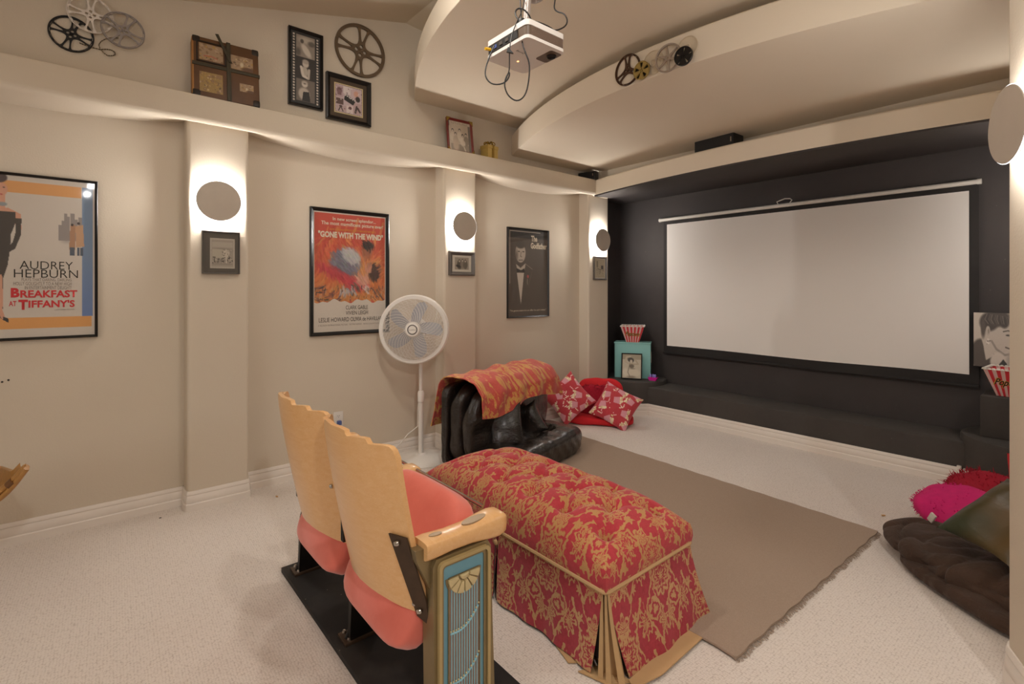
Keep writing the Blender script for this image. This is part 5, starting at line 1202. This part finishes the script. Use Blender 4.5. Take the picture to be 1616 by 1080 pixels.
c.rect(0.19, 0.345, 0.81, 0.645, '241a14'); c.ell(0.5, 0.43, 0.13, 0.14, 'c6bbad', 1, 0.3); c.ell(0.5, 0.395, 0.14, 0.10, 'a89c8e', 1, 0.4); c.ell(0.46, 0.54, 0.15, 0.22, 'b5aa9c', 1, 0.3); c.line([(0.35, 0.48), (0.42, 0.60), (0.58, 0.62)], 0.05, 'd0c6b9'); c.line([(0.62, 0.50), (0.60, 0.62)], 0.045, 'b9ae a0'.replace(' ', ''))
c.rect(0.19, 0.65, 0.81, 0.955, '6d6258'); c.ell(0.47, 0.715, 0.12, 0.12, 'cbc0b2', 1, 0.3); c.ell(0.47, 0.69, 0.13, 0.08, 'b0a496', 1, 0.4); c.ell(0.45, 0.85, 0.22, 0.26, 'b9ad9f', 1, 0.3); c.poly([(0.42, 0.82), (0.62, 0.81), (0.66, 0.95), (0.38, 0.95)], '1a1512'); c.ell(0.47, 0.705, 0.05, 0.02, '3a322c', 1, 0.5)
c.sheet(pw, ph, 'photo_print', t, y=yp)
# clapper collage frame
M, W, H = onwall(1.338, 1.684, 2.618, 2.962)
t, yp = picture('framed_collage', 'square black framed movie collage with clapperboard below the large reel', 'picture', M, W, H, 0.030, 'black_frame', depth=0.032, glazed=False, mat_col='suit_mat') if False else picture('framed_collage', 'square black framed movie collage with clapperboard below the large reel', 'picture', M, W, H, 0.030, 'black_frame', depth=0.032, glazed=False, mat_col='mount_brown')
c = Canvas(120, 120, 'c3aeb0'); c.a += (c.rng.rand(120, 120, 1)-0.5)*0.06
for x0, y0, x1, y1, h_ in ((0.03, 0.05, 0.28, 0.45, 'b59a9e'), (0.3, 0.03, 0.56, 0.3, 'd8cbc8'), (0.6, 0.05, 0.97, 0.35, 'c9b0b2'), (0.03, 0.5, 0.3, 0.72, '5a4038'), (0.05, 0.74, 0.4, 0.97, 'b8a09e'), (0.42, 0.7, 0.65, 0.97, 'd6c6c2'), (0.67, 0.55, 0.97, 0.97, 'b59a98')): c.rect(x0, y0, x1, y1, h_)
c.ell(0.15, 0.22, 0.11, 0.13, '6a4a4c', 1, 0.3); c.rect(0.08, 0.2, 0.22, 0.38, '7d5c5e'); c.poly([(0.34, 0.38), (0.42, 0.30), (0.76, 0.48), (0.66, 0.66), (0.32, 0.52)], '17120f'); c.poly([(0.36, 0.36), (0.74, 0.50), (0.75, 0.46), (0.38, 0.31)], 'd8d0c6')
for k in range(5): c.poly([(0.40+k*0.07, 0.33+k*0.026), (0.43+k*0.07, 0.34+k*0.026), (0.415+k*0.07, 0.385+k*0.026), (0.385+k*0.07, 0.375+k*0.026)], '17120f')
c.ell(0.78, 0.22, 0.12, 0.14, 'cf9c86', 1, 0.4); c.ell(0.84, 0.40, 0.10, 0.12, '2c2220', 1, 0.3); c.line([(0.12, 0.95), (0.2, 0.78), (0.28, 0.95)], 0.02, '3a2a26'); c.ell(0.20, 0.78, 0.07, 0.05, '4a3430', 1, 0.4); c.ell(0.55, 0.78, 0.07, 0.07, '5a3a3a', 1, 0.4); c.line([(0.75, 0.9), (0.8, 0.68), (0.92, 0.85)], 0.04, '3a2826'); c.speck(0, 0, 1, 1, 40, 0.02, ['8a6e70', 'e0d4d0', '6a4e50'])
for k in range(26):
    for z_ in (0.0, 0.975): c.rect(0.01+k*0.039, z_, 0.028+k*0.039, z_+0.025, '241c1a')
    for x_ in (0.0, 0.975): c.rect(x_, 0.01+k*0.039, x_+0.025, 0.028+k*0.039, '241c1a')
B().bx((-0.112, yp-0.001, -0.112), (0.112, yp, 0.112)).build('inner_border', 'shell_cream', t, 0)
c.sheet(0.208, 0.208, 'collage_print', t, y=yp-0.0016)
# mahogany frame on the ledge
Mm = frame_from((0.98, -0.05, 0.13), o=(-3.630, 2.462, LZ+0.150))
t, yp = picture('framed_photograph', 'red wood framed vintage group photograph standing on the ledge', 'picture', Mm, 0.258, 0.300, 0.020, 'mahogany', depth=0.018, glazed=False)
for x in (-1, 1):
    for z in (-1, 1): B().prism([(x*0.132, z*0.152), (x*0.132, z*0.108), (x*0.090, z*0.152)], 0.0185, 0.021, Matrix.Rotation(PI/2, 4, 'X')).build('brass_corner', 'gold_ribbon', t, 0.3)
c = Canvas(100, 125, 'c0b2a0'); c.rect(0, 0, 0.05, 0.2, '5d5650'); c.rect(0.88, 0.1, 0.98, 1, '6d655c')
for k in range(4): c.line([(0.15+k*0.19, 0.03), (0.15+k*0.19, 0.09), (0.27+k*0.19, 0.09), (0.27+k*0.19, 0.03)], 0.008, '6d6258')
bw(c, [(0.18, 0.34, 0.8, 'cdc1b0'), (0.50, 0.30, 0.8, 'd2c7b6'), (0.30, 0.45, 0.8, 'b5a794'), (0.62, 0.47, 0.8, 'ddd3c4'), (0.78, 0.42, 0.8, '8a7e70')]); c.rect(0.08, 0.78, 0.9, 1.0, '7a6f62', 0.6); c.ell(0.3, 0.82, 0.16, 0.3, 'c2ae9a', 0.9, 0.4); c.ell(0.62, 0.72, 0.13, 0.16, 'd8cdbf', 0.9, 0.3); c.line([(0.66, 0.85), (0.72, 0.98)], 0.03, 'cfc3b3')
c.sheet(0.222, 0.264, 'photo_print', t, y=yp)
# little gold gift box
gb = thing('gift_box', 'small gold gift box with a ribbon bow on the ledge', 'box', (-3.60, 2.765, LZ), PI/2+0.12)
B().box((0, 0, 0.045), (0.125, 0.095, 0.09), 0.003).build('box_body', 'gold_card', gb, 0.4)
B().box((0, 0, 0.098), (0.134, 0.104, 0.030), 0.003).build('lid', 'gold_card', gb, 0.4)
B().bx((-0.012, -0.0525, 0.0), (0.012, -0.047, 0.114)).build('ribbon', 'gold_ribbon', gb, 0.4)
for k in range(7):
    a = k*PI*2/7; r_ = 0.026; ctr = Vector((math.cos(a)*0.028, math.sin(a)*0.028, 0.132))
    B().tube([ctr+Vector((math.cos(a)*math.cos(q)*r_*0.9, math.sin(a)*math.cos(q)*r_*0.9, math.sin(q)*r_*0.7)) for q in [2*PI*i/10 for i in range(10)]], 0.005, 5, closed=True).build('bow_loop', 'gold_ribbon', gb, 1.0)
def speaker(label, M, L, D, Hh):
    t = thing('speaker_bar', label, 'speaker', M=M, group=None)
    B().box((0, 0, Hh/2), (L, D, Hh), 0.006).build('cabinet', 'black_plastic', t, 0.4)
    B().bx((-L/2+0.006, -D/2-0.004, 0.006), (L/2-0.006, -D/2, Hh-0.006), 0.002).build('grille_cloth', 'screen_border', t, 0.4)
    B().bx((L/2-0.028, -D/2-0.0055, Hh*0.4), (L/2-0.018, -D/2-0.004, Hh*0.7)).build('badge', 'chrome', t, 0); return t
speaker('small black speaker in the corner where ledge meets the beam', Matrix.Translation((-3.62, 4.13, LZ)) @ Matrix.Rotation(0.25, 4, 'Z'), 0.20, 0.09, 0.085)
speaker('black centre speaker lying on the beam above the screen', Matrix.Translation((-2.17, 4.165, 2.527)) @ Matrix.Rotation(-0.04, 4, 'Z'), 0.36, 0.16, 0.135)

# ------------------------------------------------------------------ film reels
def circ(r, n=48, cx=0.0, cy=0.0): return [(cx+r*math.cos(2*PI*k/n), cy+r*math.sin(2*PI*k/n)) for k in range(n)]
def rounded(pts, it=2):
    for _ in range(it):
        q = []
        for i in range(len(pts)):
            a, b_ = pts[i], pts[(i+1) % len(pts)]; q += [(a[0]*.75+b_[0]*.25, a[1]*.75+b_[1]*.25), (a[0]*.25+b_[0]*.75, a[1]*.25+b_[1]*.75)]
        pts = q
    return pts
def window(a, half0, half1, r0, r1, bulge=True):
    pts = [(r0*math.cos(a-half0), r0*math.sin(a-half0))]+[(r1*math.cos(a-half1+2*half1*k/5), r1*math.sin(a-half1+2*half1*k/5)) for k in range(6)]+[(r0*math.cos(a+half0), r0*math.sin(a+half0))]
    return rounded(pts, 2)
def reel(label, M, R, mat, nw=4, rot=0.0, slots=True, teardrop=True, hub_holes=4, w0=0.42, w1=0.54, thick=0.008, group=None, solid=False):
    t = thing('film_reel', label, 'film reel', M=M, group=group)
    sp = [circ(R, 64)]
    for k in range(nw):
        a = rot+2*PI*k/nw
        sp.append(window(a, w0, w1, 0.30*R, 0.90*R))
        if teardrop: sp.append(window(a+PI/nw, 0.09, 0.17, 0.36*R, 0.89*R))
    for k in range(hub_holes): sp.append(circ(0.07*R, 12, 0.165*R*math.cos(rot+PI/4+2*PI*k/hub_holes), 0.165*R*math.sin(rot+PI/4+2*PI*k/hub_holes)))
    if slots:
        for k in range(16):
            a = 2*PI*k/16; sp.append([((0.93+d)*R*math.cos(a+e), (0.93+d)*R*math.sin(a+e)) for d, e in ((-.014, -.12), (-.014, 0), (-.014, .12), (.014, .12), (.014, 0), (.014, -.12))])
    me = plate_mesh(sp, thick, 0.0); me.transform(Matrix.Translation((0, -thick, 0))); put('reel_face', me, mat, t, 0.4)
    R90 = Matrix.Rotation(PI/2, 4, 'X')
    if solid: B().lathe([(0, 0.0005), (R*0.96, 0.0005), (R*0.96, 0.002), (0, 0.002)], 40, R90).build('rear_face', 'reel_black', t, 0.5)
    B().lathe([(R*0.975, thick*0.4), (R*0.975, thick*1.9), (R, thick*2.0), (R*1.01, thick*1.2), (R, thick*0.4)], 64, R90, close=True).build('rim', mat, t, 0.6)
    B().lathe([(0.03*R, thick*1.4), (0.06*R, thick*1.9), (0.08*R, thick*1.4)], 20, R90).build('hub_ring', mat, t, 0.6)
    return t
reel('large bronze film reel with four double spokes on the upper left wall', frame_from((1, 0, 0), o=(XW, 1.604, 3.195)), 0.200, 'reel_bronze', 4, 0.62, slots=False, thick=0.012, w0=0.46, w1=0.54)
reel('black film reel, lowest of the three on the upper left wall', frame_from((1, 0, 0), o=(XW, -0.076, 2.776)), 0.098, 'reel_black', 4, 0.5, thick=0.006)
reel('white film reel, topmost of the three on the upper left wall', frame_from((1, 0, 0), o=(XW+0.016, 0.006, 2.908)), 0.104, 'reel_white', 4, 0.75, thick=0.006)
reel('grey film reel, rightmost of the three on the upper left wall', frame_from((1, 0, 0), o=(XW+0.032, 0.152, 2.860)), 0.103, 'reel_grey', 4, 0.35, thick=0.006)
fs_ = thing('film_strip', 'thin curled film strip decoration below the grey film reel', 'film strip', (XW, 0.05, 2.72))
pts = [wp(*p) for p in ((125, 67), (132, 70), (141, 73), (150, 76), (159, 78), (168, 77.5), (175, 78.5), (181, 82), (182, 86), (178, 88), (170, 88), (164, 84), (158, 77), (156, 71), (159, 66), (166, 62), (176, 60), (187, 60.5))]
b = B(); q = [Vector((XW+0.004+0.0006*i, y, z)) for i, (y, z) in enumerate(pts)]; b.tube(q, 0.0028, 5); b.build('film_strip', 'film_tan', fs_, 1.0, world=True)
b = B()
for i in range(len(q)-1):
    for f in (0.25, 0.75): p = q[i].lerp(q[i+1], f); b.box(p, (0.0075, 0.004, 0.004))
b.build('perforations', 'hinge_dark', fs_, 0.4, world=True)
# reels fixed to the second tier's front edge
def on_tier(x, z, off=0.0):
    sl = -0.50*(-2*(x+1.85)/1.88**2)*1.0; n = Vector((sl, -1, 0)).normalized(); y = bow(x, 3.14, 0.50); return frame_from(n, o=Vector((x, y, z))+n*off)
reel('rust brown film reel with three spoke pairs, leftmost on the ceiling tier', on_tier(-1.978, 2.755), 0.098, 'reel_rust', 3, 0.55, w0=0.50, w1=0.80, thick=0.007, slots=True, hub_holes=3)
reel('small gold film reel next to the rust brown reel on the ceiling tier', on_tier(-1.858, 2.705, 0.015), 0.056, 'reel_gold', 5, 0.3, slots=False, teardrop=False, w0=0.24, w1=0.26, thick=0.010, hub_holes=4, solid=True)
ts_ = thing('film_reel', 'silver film reel with six spokes on the ceiling tier', 'film reel', M=on_tier(-1.680, 2.722, 0.012))
R90 = Matrix.Rotation(PI/2, 4, 'X')
B().lathe([(0.074, 0.004), (0.074, 0.014), (0.083, 0.016), (0.085, 0.008), (0.083, 0.002)], 56, R90, close=True).build('rim', 'reel_silver', ts_, 0.6)
B().lathe([(0.006, 0.012), (0.018, 0.014), (0.022, 0.004)], 24, R90).build('hub', 'reel_silver', ts_, 0.6)
for k in range(6):
    a = PI/6+k*PI/3+0.12; B().prism([(0.012, -0.008), (0.076, -0.003), (0.076, 0.003), (0.012, 0.008)], 0.005, 0.012, R90 @ Matrix.Rotation(a, 4, 'Z')).build('spoke', 'reel_silver', ts_, 0.4)
reel('small solid black film reel overlapping the silver reel on the ceiling tier', on_tier(-1.572, 2.690, 0.030), 0.054, 'reel_black', 5, 0.2, slots=False, teardrop=False, w0=0.06, w1=0.12, thick=0.010, hub_holes=4)
for x, z, r_, lb in ((-1.565, 2.752, 0.062, 'clear plastic film reel behind the small black reel'), (-1.790, 2.735, 0.074, 'clear plastic film reel behind the silver reel')):
    t = thing('film_reel', lb, 'film reel', M=on_tier(x, z))
    B().lathe([(0, 0.004), (r_, 0.004), (r_, 0.006), (0, 0.006)], 40, R90).build('clear_disc', 'clear_plastic', t, 0.5)
    B().lathe([(r_*0.97, 0.004), (r_, 0.004), (r_, 0.009), (r_*0.97, 0.009)], 48, R90, close=True).build('rim', 'clear_reel_edge', t, 0.5)
    B().lathe([(r_*0.20, 0.006), (r_*0.24, 0.010), (r_*0.28, 0.006)], 24, R90).build('hub', 'clear_reel_edge', t, 0.5)

# ================================================================== CEILING PROJECTOR
PZ = 2.38
pj = thing('ceiling_projector', 'white ceiling projector with brown vent band hanging from a pole', 'projector', (-1.66, 1.475, PZ))
PWx, PDy, PHz = 0.278, 0.224, 0.082
def pbox(zlo, zhi, wx, dy, name, mat, r=0.022, parent=pj):
    return B().prism(round_rect(-wx/2, wx/2, -dy/2, dy/2, r, 5), zlo, zhi).build(name, mat, parent, 0.5)
pbox(0.0, 0.014, PWx, PDy, 'bottom_shell', 'projector_white')
pbox(0.014, 0.055, PWx-0.004, PDy-0.004, 'vent_band', 'projector_brown')
pbox(0.055, 0.078, PWx, PDy, 'top_shell', 'projector_white')
pbox(0.078, 0.096, PWx*0.55, PDy*0.7, 'mount_hump', 'projector_white', 0.02)
b = B()
for k in range(7): b.bx((PWx/2-0.003, -PDy/2+0.022, 0.017+k*0.0053), (PWx/2+0.001, PDy/2-0.02, 0.0195+k*0.0053))
b.build('vent_slats', 'rib_brown', pj, 0)
b = B(); b.bx((-PWx/2+0.02, -PDy/2-0.001, 0.018), (PWx/2-0.06, -PDy/2+0.004, 0.051)); b.build('port_recess', 'dark_slot', pj, 0)
for x, m in ((-0.07, 'blue_plug'), (-0.03, 'grey_frame'), (0.01, 'grey_frame')): B().bx((x-0.010, -PDy/2-0.004, 0.028), (x+0.010, -PDy/2-0.001, 0.042)).build('port', m, pj, 0)
B().tube([(-0.105, -PDy/2, 0.035), (-0.108, -PDy/2-0.028, 0.032)], 0.007, 8).build('plug', 'yellow_plug', pj)
B().prism(round_rect(0.015, 0.118, 0.045, PDy/2+0.001, 0.012, 4), -0.0012, 0.004).build('lens_window', 'projector_brown', pj, 0.3)
B().lathe([(0, 0.0), (0.016, 0.0), (0.018, -0.006), (0.022, -0.003), (0.022, 0.0)], 24, Matrix.Translation((0.078, 0.085, -0.0015))).build('lens', 'black_plastic', pj, 0.6)
lettering(pj, 'BenQ', 0, 0, 0, 0.045, 0.014, 'ink_dark', world_M=Matrix.Translation((0.005, -0.045, -0.0008)) @ Matrix.Rotation(PI, 4, 'Z') @ Matrix.Rotation(PI/2, 4, 'X') if False else Matrix.Translation((0.02, -0.045, -0.0008)) @ Matrix.Rotation(PI/2, 4, 'Z') @ Matrix.Rotation(PI/2, 4, 'X'))
B().lathe([(0, -0.001), (0.004, -0.001), (0.004, 0.001), (0, 0.001)], 10, Matrix.Translation((-0.055, 0.005, -0.0006))).build('status_light', 'status_led', pj, 0)
B().tube([(0, 0, 0.09), (0, 0.02, 0.30), (0, 0.02, 2.93-PZ)], 0.016, 14).build('mount_pole', 'grey_dome', pj)
B().lathe([(0, 0.0), (0.05, 0.0), (0.05, 0.012), (0, 0.012)], 24, Matrix.Translation((0, 0.02, 2.93-PZ-0.012))).build('mount_plate', 'grey_dome', pj, 0.5)
for dx, dy in ((-0.05, -0.04), (0.05, -0.04), (0.05, 0.05)): B().tube([(0, 0, 0.115), (dx, dy, 0.10), (dx*1.3, dy*1.3, 0.085)], 0.005, 6).build('mount_arm', 'cable_black', pj)
dm = thing('ceiling_dome', 'shiny grey dome fitting on the ceiling behind the projector', 'ceiling fitting', (-1.93, 1.78, 2.93))
B().lathe([(0.066, 0.0), (0.066, -0.012), (0.062, -0.034), (0.050, -0.056), (0.030, -0.070), (0.0, -0.076)], 40).build('dome', 'grey_dome', dm, 1.0)
# hanging cables, one thing each
def pxy(x, y, d):
    u = (x-808)/792; return Vector((d*(-math.sin(YAW)+u*math.cos(YAW)), d*(math.cos(YAW)+u*math.sin(YAW)), 1.35+d*(457-y)/792))
def smooth(pts, it=2):
    for _ in range(it):
        q = [pts[0]]
        for a, b_ in zip(pts, pts[1:]): q += [a*.75+b_*.25, a*.25+b_*.75]
        pts = q+[pts[-1]]
    return pts
def cable(label, pts, r=0.0032, group='black cables hanging around the projector'):
    P = smooth([pxy(*p) for p in pts]); t = thing('projector_cable', label, 'cable', P[0], group=group)
    b = B(); b.tube(P, r, 7); b.build('cable', 'cable_black', t, 1.0, world=True); return t, P
t, P = cable('black cable hanging in a low loop under the projector', [(821, 0, 2.20), (822, 20, 2.18), (824, 40, 2.12), (823, 66, 2.08), (830, 85, 2.06), (836, 100, 2.06), (835, 125, 2.06), (830, 150, 2.06), (817, 161, 2.06), (803, 153, 2.06), (796, 138, 2.06), (797, 125, 2.06), (804, 112, 2.06), (804, 121, 2.06), (798, 130, 2.06), (786, 134, 2.06), (774, 132, 2.07), (766, 122, 2.08), (766, 108, 2.09), (772, 90, 2.10), (780, 72, 2.12)], 0.0030)
cable('black cable falling from the ceiling pole past the projector back', [(827, 0, 2.22), (826, 12, 2.18), (818, 30, 2.12), (809, 50, 2.07), (804, 75, 2.05), (804, 95, 2.05), (804, 112, 2.055), (797, 128, 2.06)], 0.0024)
cable('black cable loop gathered around the projector pole', [(832, 38, 2.14), (820, 34, 2.14), (812, 22, 2.16), (816, 13, 2.18), (826, 14, 2.18), (834, 22, 2.18), (839, 33, 2.2)], 0.0036)
cable('black cable running from the ceiling around the projector right side', [(877, -14, 2.5), (876, 0, 2.48), (874, 14, 2.46), (880, 19, 2.44), (890, 21, 2.42), (896, 31, 2.40), (893, 42, 2.38), (876, 49.5, 2.36), (868, 43, 2.34), (855, 37, 2.32), (845, 34, 2.30)], 0.0036)
b = B(); Mv = Matrix.Translation(pxy(804, 80, 2.05)); t2 = thing('cable_plug', 'black triangular plug dangling below the projector', 'plug', pxy(804, 80, 2.05)); b.prism([(-0.012, -0.006), (0.016, -0.012), (-0.006, 0.014)], -0.006, 0.006, Matrix.Rotation(0.9, 4, 'Z') @ Matrix.Rotation(PI/2, 4, 'X')); b.build('plug', 'cable_black', t2, 0.4)
t3 = thing('power_brick', 'black adapter bundle strapped above the projector', 'adapter', pxy(823, 38, 2.12)); B().blob((0.016, 0.016, 0.022), 3, 6, lambda q: Vector(q)*0.25*noise.noise(Vector(q)*80)).build('adapter', 'cable_black', t3, 0.8)

# ================================================================== RATTAN CHAIR AT THE LEFT EDGE
ra = thing('rattan_lounger', 'curved end of a rattan lounger at the left photo edge', 'chair', (-2.85, -0.55, 0))
tip = Vector((-2.775, -0.192, 0.642))
P1 = smooth([tip, Vector((-2.80, -0.235, 0.585)), Vector((-2.835, -0.285, 0.535)), Vector((-2.87, -0.36, 0.495)), Vector((-2.89, -0.55, 0.455)), Vector((-2.89, -1.0, 0.45)), Vector((-2.89, -1.6, 0.62))])
P2 = smooth([tip+Vector((0.008, 0.002, -0.004)), Vector((-2.79, -0.23, 0.57)), Vector((-2.82, -0.275, 0.515)), Vector((-2.85, -0.35, 0.47)), Vector((-2.87, -0.55, 0.43)), Vector((-2.87, -1.0, 0.42)), Vector((-2.87, -1.6, 0.58))])
B().tube(P1, 0.012, 10).build('upper_rail', 'rattan', ra, 1.0, world=True); B().tube(P2, 0.010, 10).build('lower_rail', 'rattan', ra, 1.0, world=True)
for f in (5, 9): B().tube([P1[f]+(P1[f+1]-P1[f])*-0.4+Vector((0.002, 0, -0.006)), P1[f+1]+Vector((0.002, 0, -0.006))], 0.018, 10).build('binding', 'rattan_dark', ra, 1.0, world=True)
def slg(u, v):
    i = v*(len(P1)-1); k = min(int(i), len(P1)-2); p = P1[k].lerp(P1[k+1], i-k); return (p.x-0.50*u*min(1, max(0.0, i-4)/8+0.06), p.y-0.02*u, p.z+0.012+0.05*u*(1-u)-0.05*math.sin(PI*u)+0.006*math.sin(u*60))
b = B(); b.grid(slg, 40, 30); b.build('woven_seat', 'rattan', ra, 1.0, world=True)
for x in (-2.88, -3.36):
    for y in (-0.55, -1.35): B().tube([(x, y, 0.0), (x, y, 0.46)], 0.016, 10).build('leg', 'rattan', ra, 1.0, world=True)
P3 = [p+Vector((-0.50*min(1, max(0.0, i-4)/8+0.03), 0, 0)) for i, p in enumerate(P1)]
B().tube(P3, 0.012, 10).build('upper_rail', 'rattan', ra, 1.0, world=True)
# small scraps on the carpet, screw caps on the wall
def chip(x, y, label, s=0.012, col='wood_chip'):
    t = thing('wood_chip', label, 'scrap', (x, y, 0.004), random.uniform(0, 3)); B().prism([(-s, -s*0.4), (s*0.6, -s*0.5), (s, s*0.3), (-s*0.5, s*0.5)], 0, 0.003).build('chip', col, t, 0)
def flo(x, y): u = (x-808)/792; d = 1.35*792/(y-457); return (d*(-math.sin(YAW)+u*math.cos(YAW)), d*(math.cos(YAW)+u*math.sin(YAW)))
chip(*flo(1394, 815), 'small tan wood chip on the carpet right of the rug corner', 0.014); chip(*flo(437, 785), 'small tan wood chip on the carpet left of the seats', 0.012); chip(*flo(253, 819), 'dark crumb on the carpet by the left baseboard', 0.006, 'hinge_dark')
for x, y, s_ in ((3, 603.5, 'left'), (13, 600.5, 'right')):
    yy, zz = wp(x, y); t = thing('wall_screw', s_+' one of two tiny dark screws in the wall at the left edge', 'screw', M=frame_from((1, 0, 0), o=(XW, yy, zz))); B().lathe([(0, 0.004), (0.004, 0.003), (0.005, 0)], 10, R90).build('screw', 'hinge_dark', t, 0.6)
# unseen recessed lights over the near half, added to brighten the room
for cx_, cy_ in ((-1.9, 0.9), (-0.9, 0.9), (-2.3, -1.3), (-1.1, -1.3)):
    t = thing('added_ceiling_light', ('first' if cy_ > 0 else 'second')+' added unseen ceiling light from the red poster, '+('left' if cx_ < -1.5 else 'right')+' of its row', 'lamp', (cx_, cy_, ceil_z(cy_)-0.035), group='added ceiling fill lights')
    B().lathe([(0.075, 0.02), (0.095, 0.0), (0.10, 0.004), (0.10, 0.06), (0.075, 0.06)], 32).build('trim_ring', 'white_plastic', t, 0.5); B().lathe([(0, 0.022), (0.075, 0.022)], 24).build('lens', 'added_can_glow', t, 0.5)
